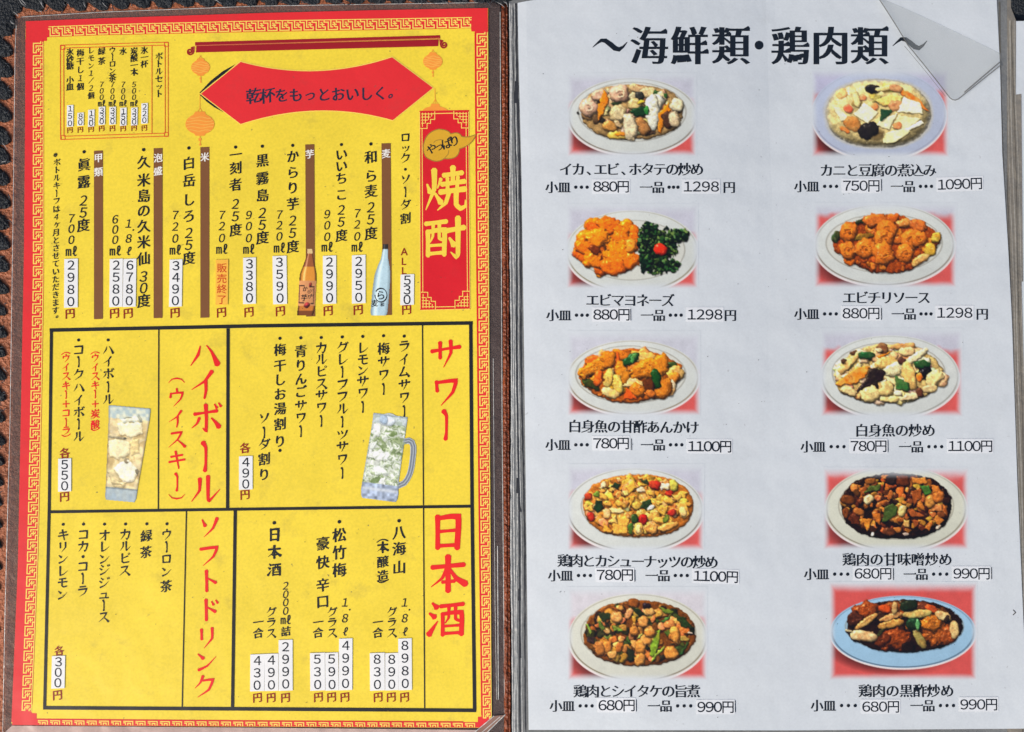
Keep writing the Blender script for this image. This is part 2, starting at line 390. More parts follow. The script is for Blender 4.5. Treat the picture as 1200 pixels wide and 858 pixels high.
def vtext(name, s, x, ys, size, m, parent, k, x1=None, style='brush', label=None, xs=1.0):
    """upright text running down; ys = (first, last) centres or one centre per character"""
    n = len(s)
    if len(ys) != n: ys = [ys[0] + (ys[-1] - ys[0]) * i / max(1, n - 1) for i in range(n)]
    x1 = x if x1 is None else x1; it = []
    for i, ch in enumerate(s.translate(FW)):
        f = i / max(1, n - 1); px = x + (x1 - x) * f
        if ch == '㍑': ch = 'ℓ'
        if ch == '㎖':
            it.append((ch, px, ys[i], size * 1.08, 'gothic' if style == 'brush' else style, 0, xs)); continue
        if ch == '．': it.append((ch, px + size * .4, ys[i] - size * 0.1, size * 0.62, style, 0, xs)); continue
        it.append((ch, px, ys[i], size, style, 0, xs))
    return text_obj(name, it, m, parent, k, label)
HALF = {'0': .68, '1': .68, '2': .68, '3': .68, '4': .68, '5': .68, '6': .68, '7': .68, '8': .68, '9': .68, '・': .62, '、': .8}
def htext(name, s, x0, x1, y, size, m, parent, k, style='ming', y1=None, label=None, xs=1.0):
    """level text whose advance boxes span x0..x1"""
    adv = [HALF.get(c, 1.0) for c in s]; tot = sum(adv); sc = (x1 - x0) / tot; acc = 0; it = []
    rot = math.degrees(math.atan2(y - (y1 if y1 is not None else y), x1 - x0)); y1 = y if y1 is None else y1
    for c, a in zip(s, adv):
        f = (acc + a / 2) / tot; ch = c.translate(FW)
        if c == '、': it.append((ch, x0 + f * (x1 - x0) + size * 0.25, y + f * (y1 - y), size, style, rot, 1))
        else: it.append((ch, x0 + f * (x1 - x0), y + f * (y1 - y), size, style, rot, 1.12 * xs if ch in '０１２３４５６７８９' else xs))
        acc += a
    return text_obj(name, it, m, parent, k, label)

# ------------------------------------------------------------------ table and menu cover
def ip(v, pts): return np.interp(v, [p[0] for p in pts], [p[1] for p in pts])
def solid_sheet(name, xl, xr, yt, yb, k1, k0, nx, ny, m, parent=None, label=None, kf=None, zbot=None):
    """sheet with measured edges: xl, xr as (y, x) pairs, yt, yb as (x, y) pairs; real thickness from k0 up to k1"""
    u = np.linspace(0, 1, nx + 1); v = np.linspace(0, 1, ny + 1); U, Vv = np.meshgrid(u, v)
    xm0, xm1 = xl[0][1], xr[0][1]
    xg = xm0 * (1 - U) + xm1 * U; T = ip(xg, yt); B = ip(xg, yb); Y = T * (1 - Vv) + B * Vv
    X = ip(Y, xl) * (1 - U) + ip(Y, xr) * U
    K = np.full_like(X, k1) if kf is None else k1 + kf(X, Y)
    top = P(X, Y, K).reshape(-1, 3)
    bot = P(X, Y, K - (k1 - k0)).reshape(-1, 3)
    if zbot is not None: bot[:, 2] = zbot
    n = len(top); idx = lambda j, i: j * (nx + 1) + i; F = []
    for j in range(ny):
        for i in range(nx):
            a, b, c, d = idx(j, i), idx(j + 1, i), idx(j + 1, i + 1), idx(j, i + 1)
            F.append((a, b, c, d)); F.append((n + a, n + d, n + c, n + b))
    for i in range(nx):
        F.append((idx(0, i), idx(0, i + 1), n + idx(0, i + 1), n + idx(0, i))); F.append((idx(ny, i + 1), idx(ny, i), n + idx(ny, i), n + idx(ny, i + 1)))
    for j in range(ny):
        F.append((idx(j + 1, 0), idx(j, 0), n + idx(j, 0), n + idx(j + 1, 0))); F.append((idx(j, nx), idx(j + 1, nx), n + idx(j + 1, nx), n + idx(j, nx)))
    return mesh(name, np.concatenate([top, bot]), F, m, parent, label)
def tube(pts, r, seg=8):
    """round cord of radius r metres along print points (x, y, k); returns V, F"""
    A = np.array([P(p[0], p[1], p[2]) for p in pts]); V = []; F = []; n = len(A)
    rr = r if hasattr(r, '__len__') else [r] * n
    for i in range(n):
        t = A[min(i + 1, n - 1)] - A[max(i - 1, 0)]; t /= np.linalg.norm(t) + 1e-12
        s = np.cross(t, [0, 0, 1]); s /= np.linalg.norm(s) + 1e-12; q = np.cross(s, t)
        for j in range(seg):
            a = 2 * math.pi * j / seg; V.append(A[i] + (s * math.cos(a) + q * math.sin(a)) * rr[i])
    for i in range(n - 1):
        for j in range(seg): F.append((i * seg + j, i * seg + (j + 1) % seg, (i + 1) * seg + (j + 1) % seg, (i + 1) * seg + j))
    F.append(tuple(range(seg))[::-1]); F.append(tuple((n - 1) * seg + j for j in range(seg)))
    return V, F
class W3:
    def __init__(s): s.V = []; s.F = []
    def add(s, V, F): n = len(s.V); s.V += list(V); s.F += [tuple(i + n for i in f) for f in F]
    def obj(s, name, m, parent, label=None, smooth=True): return mesh(name, s.V, s.F, m, parent, label, smooth)

ZT = -0.095
tb = bpy.data.meshes.new('table')
vs = [(-0.5, -0.4, ZT), (0.5, -0.4, ZT), (0.5, 0.4, ZT), (-0.5, 0.4, ZT)]
tb.from_pydata(vs + [(x, y, ZT - 0.03) for x, y, z in vs], [], [(0, 1, 2, 3), (7, 6, 5, 4), (0, 4, 5, 1), (1, 5, 6, 2), (2, 6, 7, 3), (3, 7, 4, 0)])
tb.materials.append(M_table); tbo = bpy.data.objects.new('table', tb); COL.objects.link(tbo); tbo['kind'] = 'structure'

cover = thing('menu_cover', 'brown leather menu cover with black lacing round its edge, under the pages', 'menu cover', 597, 429, -1.5)
EDGE_L = [(-20, 6), (60, 3), (150, -2), (300, -7), (480, -11), (700, -14), (900, -18)]
solid_sheet('board', EDGE_L, [(-20, 1182), (900, 1182)], [(-20, 5), (20, 4), (300, 0), (600, -5), (1182, -12)], [(0, 905), (1200, 905)], -1.5, -4, 60, 48, M_leather, cover, zbot=ZT + 0.0005)
solid_sheet('board', [(10, 1183), (905, 1183)], [(10, 1236), (905, 1236)], [(1180, 27), (1240, 27)], [(1180, 905), (1240, 905)], -1.5, -4, 4, 40, M_leather, cover, zbot=ZT + 0.0005)
solid_sheet('spine', [(-4, 556), (905, 562)], [(-4, 604), (905, 612)], [(550, -3), (610, -3)], [(550, 904), (610, 904)], -1.05, -1.45, 10, 60, M_spine, cover)
rib = W3(); R = random.Random(3)
for x0, x1, r, k in ((590.2, 593.6, .0010, -0.45), (593.6, 597.2, .0006, -0.5)):
    rib.add(*tube([(x0 + (x1 - x0) * y / 858 + R.uniform(-.35, .35), y, k) for y in range(6, 900, 12)], r))
rib.obj('spine_rib', mat('rib_leather', alb(124, 62, 36), rough=0.4, mottle=0.5, bump=0.6, bscale=600, dirt=0.6), cover)

lace = W3(); fz = W3(); R = random.Random(11)
def stitch(ax, ay, bx, by, wid, h, k=-1.2):
    """one turn of the lacing: a flattened, frayed lozenge from a to b"""
    a = np.array((ax, ay)); b = np.array((bx, by)); c = (a + b) / 2; d = (b - a) / 2; L = np.linalg.norm(d); t = d / L; nrm = np.array((-t[1], t[0]))
    V = []; F = []; nu, nv = 12, 16
    for i in range(nu + 1):
        u = -1 + 2 * i / nu; rr = (1 - abs(u) ** 2.6) ** 0.5 if abs(u) < 1 else 0
        rr *= (1 - 0.35 * u) 
        for j in range(nv):
            th = 2 * math.pi * j / nv; jit = 1 + R.uniform(-.13, .13)
            off = c + t * (u * L) + nrm * (wid / 2 * rr * math.cos(th) * jit)
            V.append(P(off[0], off[1], k + max(-0.2, h * rr * math.sin(th) * (1 + R.uniform(-.12, .12)))))
    for i in range(nu):
        for j in range(nv): F.append((i * nv + j, (i + 1) * nv + j, (i + 1) * nv + (j + 1) % nv, i * nv + (j + 1) % nv))
    lace.add(V, F)
def fibre(x0, y0, x1, y1, k=1.2, r=.00018):
    mx, my = (x0 + x1) / 2 + R.uniform(-1.5, 1.5), (y0 + y1) / 2 + R.uniform(-1.5, 1.5)
    fz = W3(); fz.add(*tube([(x0, y0, k), (mx, my, k + .4), (x1, y1, k)], [r * .6, r, r * .3], 5)); fz.obj('stray_thread', M_fuzz, cover)
def nb(n, x0, y0, x1, y1):
    for _ in range(n):
        x = R.uniform(x0, x1); y = R.uniform(y0, y1); a = R.uniform(0, 6.28); l = R.uniform(3, 8)
        lf.add(*tube([(x, y, 1.0), (x + l * .5 * math.cos(a), y + l * .5 * math.sin(a), 1.7), (x + l * math.cos(a + .4), y + l * math.sin(a + .4), 1.2)], [.00025, .0002, .0001], 5))
lf = W3()
x = 46.0
while x < 600:
    tip = ip(x, [(40, 13), (70, 13.5), (120, 12), (200, 8.5), (300, 6), (420, 4), (560, 3), (600, 3)])
    stitch(x - 20 + R.uniform(-2, 2), -20, x + 4, tip + R.uniform(-1, 1), 25, 1.6)
    nb(6, x - 18, -4, x + 2, tip); x += 24.6 + R.uniform(-1.5, 1.5)
y = 34.0
while y < 900:
    rc = ip(y, [(30, 16), (80, 16), (150, 13.5), (230, 12.5), (300, 11), (400, 8.5), (520, 6.5), (620, 3), (700, 0), (900, -4)])
    stitch(rc - 30, y - 8 + R.uniform(-2, 2), rc + R.uniform(-1.5, 1.0), y + 6, 21 if y < 330 else 17, 1.7)
    if y < 640: nb(5, rc - 16, y - 8, rc - 2, y + 8)
    y += 25.5 + R.uniform(-2, 2)
stitch(-14, -16, 25, 14, 36, 1.6); stitch(-12, 6, 19, 33, 24, 1.5); stitch(10, -22, 46, 11, 24, 1.6)
x = 1168
while x < 1240: stitch(x - 16, -22, x + 12, 10 if x < 1185 else 17, 30, 1.4); x += 22
for x in range(604, 1170, 25): stitch(x - 18, -34, x + 4, -13, 25, 1.5)
lace.obj('lacing', M_lace, cover)
lf.obj('frayed_thread', mat('dark_fibre', (0.035, 0.042, 0.052), rough=0.7), cover)
for a in ((22, -1, 30, 8), (24, -1, 31, 7), (46, 1, 52, 10), (48, 0, 51, 8), (45, 13, 49, 16), (16, 14, 21, 20), (17, 15, 22, 19), (13, 25, 18, 28), (12, 24, 17, 28), (250, -1, 260, 5), (120, 3, 126, 9), (98, 2, 101, 9), (583, 3, 592, 9), (590, 2, 595, 8), (3, 168, 9, 176), (4, 430, 8, 436), (2, 190, 8, 188)):
    fibre(*a, k=1.5)

# ------------------------------------------------------------------ drinks page
dp = thing('drinks_page', 'yellow drinks menu page with red fret border on the left', 'menu page', 300, 429, 0)
solid_sheet('plastic_sleeve', [(0, 18), (25, 18), (60, 17), (200, 15.5), (300, 14), (500, 11), (720, 5), (900, 2)], [(0, 586), (200, 587.5), (500, 589), (860, 592), (900, 593)],
            [(18, 23), (22, 20), (30, 18.5), (120, 13.5), (200, 10.5), (300, 6.5), (560, 2.5), (580, 3.2), (588, 7)], [(0, 900), (600, 900)], -0.45, -0.55, 60, 60, M_slvL, dp)
PL = [(0, 30.5), (25, 30), (130, 29.5), (300, 28), (480, 24.5), (660, 21), (848, 13.3), (860, 13)]
PR = [(0, 572), (400, 573.5), (840, 576.3), (860, 576.6)]
PT = [(28, 25), (120, 21.5), (300, 15.5), (440, 12), (573, 9.5)]; PB = [(10, 847), (100, 850.4), (300, 851.5), (577, 853)]
solid_sheet('paper', PL, PR, PT, PB, 0, -0.25, 48, 72, M_yel, dp)
seal = G()
seal.strip([(19, 30), (17.6, 60), (16, 200), (14.6, 300), (11.6, 500), (5.8, 720), (2.5, 890)], 0.7, -0.2)
seal.strip([(25, 20), (120, 14.3), (200, 11.2), (300, 7.2), (560, 3.2)], 0.6, -0.2)
seal.strip([(586, 14), (587, 200), (588.4, 500), (591.4, 836)], 0.8, -0.2)
seal.strip([(578, 420), (579, 560), (580, 700), (582, 820)], 0.5, -0.22); seal.strip([(583, 640), (584, 820)], 0.9, -0.21)
seal.obj('sleeve_seam', M_edge, dp)

# red outer border
g = G(); N_ = 40
def band(p, q, k, n=30): # p, q: two polylines as functions of t
    pts = []
    for i in range(n + 1):
        t = i / n; a = p(t); b = q(t); pts += [(*a, k), (*b, k)]
    g.add(pts, [(2 * i, 2 * i + 1, 2 * i + 3, 2 * i + 2) for i in range(n)])
FL0 = lambda y: float(ip(y, [(45, 38.2), (130, 38), (320, 38.2), (480, 35), (660, 31), (835, 24.8)]))   # left fret, outer side
FL1 = lambda y: float(ip(y, [(45, 50.8), (130, 51), (320, 51), (480, 48.5), (660, 44), (835, 37)]))
FR0 = lambda y: float(ip(y, [(36, 556.3), (300, 558.2), (600, 561), (845, 564.2)])); FR1 = lambda y: float(ip(y, [(36, 571.6), (400, 573), (845, 576.2)]))
FT0 = lambda x: float(ip(x, [(50, 31.3), (120, 28.6), (300, 24.2), (440, 22), (556, 20)])); FT1 = lambda x: float(ip(x, [(50, 43.6), (120, 41), (300, 37.2), (440, 35), (556, 33)]))
FB0 = lambda x: float(ip(x, [(40, 843), (300, 845), (560, 846.3)])); FB1 = lambda x: float(ip(x, [(40, 850.2), (100, 850.6), (300, 851.6), (577, 853)]))
band(lambda t: (float(ip(46 + 800 * t, PL)), 46 + 800 * t), lambda t: (FL1(46 + 800 * t), 46 + 800 * t), 0.05, 40)
band(lambda t: (float(ip(24, PL)) + (571.6 - 30) * t, float(ip(30 + 542 * t, PT))), lambda t: (30.1 + 541.8 * t, FT1(30.1 + 541.8 * t)), 0.053, 40)
band(lambda t: (FR0(36 + 810 * t), 36 + 810 * t), lambda t: (FR1(36 + 810 * t), 36 + 810 * t), 0.05, 40)
band(lambda t: (15 + 560 * t, FB0(15 + 560 * t)), lambda t: (14 + 561.5 * t, FB1(14 + 561.5 * t) - 0.3), 0.053, 40)
g.quad((30.2, 42), (55.2, 42.2), (55, 48), (30, 48.5), 0.057, 3, 1)
g.quad((552, 33), (571.8, 33), (572, 37), (552.5, 37), 0.057); g.quad((560, 840), (576.2, 840), (576.4, 850), (560, 849), 0.057); g.quad((14.5, 834), (43, 836), (43, 848), (13.6, 846.5), 0.057)
g.obj('red_border', M_red, dp)
g = G()   # thin red rule inside the fret
g.strip([(FL1(y) - .2, y) for y in range(46, 836, 20)], 1.5, 0.062); g.strip([(x, FT1(x) - .3) for x in range(55, 554, 20)], 1.2, 0.062)
g.strip([(FR0(y) + .4, y) for y in range(38, 846, 20)], 1.4, 0.062); g.strip([(x, FB0(x) - .2) for x in range(43, 560, 20)], 1.4, 0.062)
g.obj('border_rule', M_panel, dp)
UNIT = [[(5.2, -0.9), (5.2, 0.5), (0.5, 0.5), (0.5, 7.0), (2.3, 7.0), (2.3, 5.2)], [(6.6, 2.3), (2.2, 2.3), (2.2, 4.0)], [(3.75, 3.3), (3.75, 6.4)], [(2.3, 4.9), (5.2, 4.9)], [(5.2, 7.7), (5.2, 6.2), (6.6, 6.2)], [(5.0, 3.6), (5.0, 5.0)]]
def fret(name, a, b, c0, c1, vertical, flip, m, n):
    g = G()
    for i in range(n):
        for s in UNIT:
            pts = []
            for (u, v) in s:
                t = a + (b - a) * (i + (v + 0.6) / 8.6) / n; f = (u + 0.1) / 7.0
                if flip: f = 1 - f
                lo, hi = c0(t), c1(t); q = lo + (hi - lo) * f
                pts.append((q, t) if vertical else (t, q))
            g.strip(pts, 1.35, 0.10, step=30)
    e = [(c1(a + (b - a) * i / 30) - 0.5 if not flip else c0(a + (b - a) * i / 30) + .5, a + (b - a) * i / 30) for i in range(31)]
    g.strip(e if vertical else [(q[1], q[0]) for q in e], 1.0, 0.105)
    return g.obj(name, m, dp, None)
fret('fret_border', 49, 834, FL0, FL1, True, False, M_gold, 54)
fret('fret_border', 38, 843, lambda y: FR0(y) + 1.6, FR1, True, False, M_gold, 55)
fret('fret_border', 57, 553, FT0, FT1, False, True, M_gold, 35)
fret('fret_border', 44, 558, lambda x: FB0(x) + .9, lambda x: FB0(x) + 13, False, False, M_gold, 36) if False else None
g = G()   # the bottom fret runs off the paper's edge: only its upper half is printed
for i in range(36):
    x0 = 44 + i * 14.3
    for s in ([(0.4, 3.4), (3, 3.4), (3, 6)], [(0.4, 1.6), (11.5, 1.6), (11.5, 6.2)], [(5.6, 6.2), (5.6, 3.9), (8.9, 3.9), (8.9, 6.2)]):
        g.strip([(x0 + u, FB0(x0 + u) + v * 0.98) for u, v in s], 1.2, 0.10, step=30)
g.obj('fret_border', M_gold, dp)
g = G(); g.quad((16, 834), (42, 843), (26, 846), (15, 846), 0.11); 
# folded foot of the sleeve
fl = G(); fl.quad((14, 850.5), (320, 853), (320, 862), (6, 858), 0.35, 12, 1); fl.quad((320, 853), (560, 855.5), (552, 864), (320, 862), 0.35, 10, 1)
fl.obj('sleeve_foot', mat('pinkish_plastic', alb(205, 178, 168), rough=0.25, alpha=0.75, mottle=0.12, bump=0.5, bscale=60, coat=0.5), dp)
fd = G(); fd.quad((580, 839), (592, 838), (562, 866), (548, 866), 0.5, 1, 6); fd.obj('sleeve_fold', mat('brown_plastic', alb(150, 118, 104), rough=0.2, alpha=0.8, bump=0.3, coat=0.6), dp)
fd = G(); fd.strip([(579, 839), (547, 866)], 0.9, 0.6); fd.strip([(592, 837.6), (563, 866)], 0.9, 0.6); fd.strip([(586, 840), (557, 865)], 0.8, 0.58); fd.obj('sleeve_seam', M_edge, dp)

K1 = 0.14                                              # print on plain paper
# bottle-set box
g = G()
for a, b in (((70.6, 53), (197, 49.5)), ((70.9, 163.6), (197, 159.6)), ((70.6, 53), (70.9, 163.6)), ((197, 49.5), (197, 159.6)), ((74.5, 56.4), (193.2, 53)), ((74.8, 159.8), (193.4, 156.2)), ((74.6, 56.4), (74.8, 159.8)), ((193.4, 53), (193.5, 156.2)), ((178, 53.6), (178, 156.6))):
    g.strip([a, b], 0.8, K1)
for cx, cy in ((73, 55.6), (194.6, 52), (73.4, 161), (194.6, 157.4)):
    g.strip([(cx - 2, cy - 2), (cx + 2.6, cy - 2), (cx + 2.6, cy + 2.6), (cx - 2, cy + 2.6), (cx - 2, cy - 2)], 0.7, K1 + .01)
box = g.obj('bottle_set_frame', M_line, dp)
vtext('box_heading', 'ボトルセット', 186, (66, 110), 9.6, M_ink, box, K1 + .03)
def sticker(pts, digits, x, ys, size, x1=None, m=M_stick, style='gothic', ink=None, label=None, par=None):
    g = G(); k0 = K1 - 0.02; g.slab(*pts, k0, k0 + 0.24); s = g.obj('price_sticker', m, par or dp, label)
    vtext('price_digits', digits, x, ys, size, ink or M_blue, s, k0 + 0.26, x1=x1, style=style, xs=1.05); return s
RS = random.Random(17)
def sk(x0, x1, y0, y1, digits, size=14.2, lean=0.0, par=None, mar=7.2):
    lean += RS.uniform(-.45, .45) if size > 10 else 0; t_ = RS.uniform(-.35, .35); y0 += t_; y1 -= t_ * .5
    sticker(((x0 + lean, y0 + .3), (x1 + lean, y0 - .3), (x1, y1 - .3), (x0, y1 + .3)), digits, (x0 + x1) / 2 + lean, (y0 + mar, y1 - mar), size, x1=(x0 + x1) / 2, par=par)
YEN = M_mar
def yen(x, y, s=12.5): vtext('yen_mark', '円', x, [y], s, YEN, dp, K1)
BOX = [(169, '氷一杯', (59, 75), None, (121, 145), '220', 150), (157, '炭酸一本', (60, 84.5), '500㎖', (126, 147), '330', 150), (144.2, '水', [60], '700㎖', (126, 147.5), '150', 150.5),
       (131.6, 'ウーロン茶', (59, 91), '700㎖', (125.5, 146), '330', 150.5), (119, '緑茶', (60, 71.5), '700㎖', (125, 146.5), '330', 150.5), (106.6, 'レモン１／２個', (59.5, 112), None, (128.5, 148.5), '150', 151.5),
       (94, '梅干し１個', (62, 101.5), None, (132, 147.5), '80', 152), (81.8, '氷砂糖　小皿', (61, 102), None, (123.5, 148.5), '150', 152.5)]
for x, nm, ys, vol, (s0, s1), dg, yy in BOX:
    vtext('drink_name', nm, x, ys, 9.4 if len(nm) < 7 else 8.6, M_ink, box, K1)
    if vol: vtext('volume_text', vol, x, [99, 106.5, 114, 121.2], 8.6, M_ink, box, K1)
    sk(x - 3.6, x + 3.9, s0, s1, dg, 8.6, 0.3, mar=4.2)
    vtext('yen_mark', '円', x, [yy], 7.4, M_mar, box, K1)

# scroll bar above the banner
g = G(); g.quad((228.5, 49.5), (515.5, 41.3), (516, 44.5), (228.7, 53), K1, 20, 1); g.quad((230, 54), (514, 46.2), (513.5, 54.2), (229.5, 61.6), K1, 20, 1)
scb = g.obj('scroll_bar', M_scroll, dp)
g = G(); g.strip([(228.8, 53.5), (515.5, 45.2)], 0.9, K1 + .02)
for cx, cy, d in ((222.6, 61, 1), (520.3, 52, -1)):
    g.strip([(cx + d * 5.4, cy - 6.6), (cx + d * 4.6, cy + .5)], 1.0, K1 + .02)
g.obj('bar_highlight', M_scroll2, scb)
g = G()
for cx, cy, d in ((222.6, 60.5, 1), (520.3, 52.5, -1)):
    g.strip([(cx + d * (4.4 - 5.2 * (i / 26)) * 0 + (4.4 - 3.9 * i / 26) * math.cos(-1.2 + i * .42) * d, cy + (4.6 - 4.1 * i / 26) * math.sin(-1.2 + i * .42)) for i in range(27)], 1.8, K1 + .03, step=9)
    g.strip([(cx + d * 4.6, cy - 5), (cx + d * 1.2, cy - 3.9)], 2.4, K1 + .028)
g.obj('bar_curl', M_scroll, scb)
# lanterns
def lantern(cx, cy, a, b, hang, label):
    g = G(); k = K1; g.disc(cx, cy, a, b, k, 28)
    g.quad((cx - a * .32, cy - b * 1.2), (cx + a * .32, cy - b * 1.2), (cx + a * .45, cy - b * .9), (cx - a * .45, cy - b * .9), k + .006)
    g.quad((cx - a * .4, cy + b * .9), (cx + a * .4, cy + b * .9), (cx + a * .3, cy + b * 1.12), (cx - a * .3, cy + b * 1.12), k + .006)
    g.strip([(cx - a * .14, cy - b * 1.2), (cx, cy - b * 1.55), (cx + a * .14, cy - b * 1.2)], 0.7, k + .004); g.strip([(cx, cy - hang), (cx, cy - b * 1.5)], 0.5, k + .004)
    g.strip([(cx, cy + b), (cx + .3, cy + b * 1.9)], 0.7, k + .004); g.strip([(cx - .2, cy + b * 1.35), (cx + .2, cy + b * 1.6)], a * .2, k + .008); g.strip([(cx + .2, cy + b * 1.75), (cx + .3, cy + b * 2.05)], [0.8, a * .16], k + .008)
    o = g.obj('lantern_print', M_lant, dp, label)
    g = G()
    for i in range(5):
        yy = (-.62 + .31 * i); h = a * math.sqrt(1 - yy * yy) * .96
        g.strip([(cx - h + 2 * h * j / 8, cy + b * yy + 0.9 * math.sin(j * 1.1 + i)) for j in range(9)], 0.75, k + .02)
    g.obj('lantern_ribs', M_pale, o)
lantern(235, 79, 11, 8.8, 14, 'small orange lantern at the left end of the scroll bar')
lantern(234.3, 145.5, 17, 12.2, 35, 'large orange lantern left of the banner')
lantern(507.2, 72, 11.4, 8.8, 14, 'small orange lantern at the right end of the scroll bar')
g = G(); g.disc(510, 130.5, 15, 6, K1, 24); g.quad((505.5, 121.5), (514.5, 121.5), (516, 126), (504, 126), K1 + .004); g.strip([(509.6, 103), (510, 121)], .6, K1 + .002); g.strip([(507.5, 121), (510, 116), (512.5, 121)], .6, K1 + .003)
g.obj('lantern_print', M_lant, dp, 'large lantern mostly hidden by the red panel')
# banner
def bez(a, c, b, n=14): return [tuple((1 - t) ** 2 * np.array(a) + 2 * t * (1 - t) * np.array(c) + t * t * np.array(b)) for t in [i / n for i in range(n)]]
def banner_shape(e, k, g):
    top = bez((282, 72.6 - e), (370, 97 - e), (459.5, 67.2 - e), 24) + [(459.5, 67.2 - e)]
    bot = bez((282, 145.4 + e), (372, 116 + e), (460.3, 140.9 + e), 24) + [(460.3, 140.9 + e)]
    n = len(top); L = [(235.5 - 1.3 * e, 110)] ; pts = []
    for i in range(n): pts += [(*top[i], k), *[(top[i][0] + (bot[i][0] - top[i][0]) * f, top[i][1] + (bot[i][1] - top[i][1]) * f, k) for f in (.33, .66)], (*bot[i], k)]
    F = [(4 * i + j, 4 * i + j + 1, 4 * i + j + 5, 4 * i + j + 4) for i in range(n - 1) for j in range(3)]
    m = len(pts); pts += [(235.5 - 1.4 * e, 110, k), (507.3 + 1.4 * e, 103, k)]
    F += [(m, j + 1, j) for j in range(3)] + [(m + 1, 4 * (n - 1) + j, 4 * (n - 1) + j + 1) for j in range(3)]
    g.add(pts, F)
g = G()
for a, w_ in (([(234, 109), (248, 96), (262, 85), (275, 76)], [1, 3.4, 3.6, .4]), ([(234, 110.5), (243, 118), (252, 124.5), (262, 131.5)], [1, 3, 3.2, .3]), ([(403, 81.5), (412, 79.6), (424, 77), (437, 73.3)], [.3, 2.0, 2.6, .3]), ([(391, 129.2), (402, 130), (412, 131.4), (423, 133.6)], [.3, 1.6, 2.2, .3])):
    g.strip(a, w_, K1, step=4)
g.obj('brush_flick', M_ink, dp)
g = G(); banner_shape(1.1, K1 + .02, g); g.obj('banner_outline', M_gold, dp)
g = G(); banner_shape(0, K1 + .05, g); ban = g.obj('banner', M_red, dp, 'red pointed banner with one line of writing')
it = [(c, 297 + 16.55 * i, 112.2 - .33 * i, 19 if i < 2 else 17.5, 'brush', 2, 1) for i, c in enumerate('乾杯をもっとおいしく')]
for i in (4,): it[i] = (*it[i][:3], 15.5, 'brush', 2, 1)
it.append(('。', 462.5, 107.5, 16, 'brush', 0, 1)); text_obj('banner_text', it, M_banner, ban, K1 + .08)

# panel with the heading for spirits
g = G(); g.quad((491.4, 130), (549.6, 129), (551.2, 362.6), (492.3, 364), K1 + .01, 4, 20)
pan = g.obj('heading_panel', M_panel, dp, 'tall red panel with two large yellow characters')
g = G(); k = K1 + .04
g.strip([(507, 133.2), (535, 132.6)], .9, k); g.strip([(494.6, 151), (495.5, 343)], .9, k); g.strip([(546.2, 150), (547.8, 341)], .9, k); g.strip([(510, 359.8), (534, 359.4)], .9, k)
g.strip([(491.8, 131), (492.4, 362)], .8, k); g.strip([(549.2, 131), (551, 361)], .8, k); g.strip([(492.4, 363.6), (551, 362.2)], 0.8, k)
for cx, cy, dx, dy in ((492.5, 130.6, 1, 1), (548.8, 130, -1, 1), (493.3, 362.6, 1, -1), (550.2, 361.4, -1, -1)):
    q = lambda u, v: (cx + dx * u, cy + dy * v)
    g.strip([q(17, 0), q(17, 9.4), q(12, 9.4), q(12, 14), q(8, 14), q(8, 20), q(0, 20)], .9, k + .004, step=30)
    for i in range(4): g.strip([q(2.5 + 3.6 * i, 1.6), q(2.5 + 3.6 * i, 18 - 4 * i)], .9, k + .008); g.strip([q(1.2, 3 + 3.6 * i), q(15.5 - 3.4 * i, 3 + 3.6 * i)], .9, k + .012)
g.obj('panel_lattice', M_gold, pan)
def big(name, ch, cx, cy, s, m, par, k=K1, xs=1.0, lean=0.0, rot=False):
    g = G(); n0 = 0; brush_strokes(g, ch, cx, cy, s, k, 1.25, lean)
    if xs != 1.0: g.V = [(cx + (v[0] - cx) * xs, v[1], v[2]) for v in g.V]
    return g
g = big('', '焼', 521.5, 221.5, 53, M_yink, pan, k + .01, .92); g2 = big('', '酎', 521, 278, 50, M_yink, pan, k + .01, .95); g.add(g2.V, g2.F)
g.obj('panel_characters', M_yink, pan)
g = G(); pts = bez((496, 173), (497, 155), (514, 151.4), 8) + bez((514, 151.4), (526, 152), (528, 157), 6) + bez((528, 157), (538, 153.5), (541, 160), 6) + bez((541, 160), (549, 162), (557.6, 157.6), 6) + bez((557.6, 157.6), (554, 170), (538.5, 174.5), 8) + bez((538.5, 174.5), (538, 188), (520.5, 186), 8) + bez((520.5, 186), (512, 192), (503, 186.5), 6) + bez((503, 186.5), (496, 184), (496, 173), 6)
g.fan(pts, k + .03); cl = g.obj('cloud_badge', M_cloud, dp)
g = G(); g.strip(pts + [pts[0]], 1.0, k + .05, step=30); g.strip(bez((508, 168), (510, 163), (519, 164), 6) + [(519, 164)], .8, k + .05); g.strip([(520.5, 186), (525, 181), (526, 176)], .8, k + .05); g.obj('badge_outline', M_cloudl, cl)
text_obj('badge_text', [(c, 505.5 + 9.0 * i, 174.6 - 3.2 * i, (13, 11.5, 13.5, 13.5)[i], 'brush', 12, 1) for i, c in enumerate('やっぱり')], M_ink, cl, k + .07)

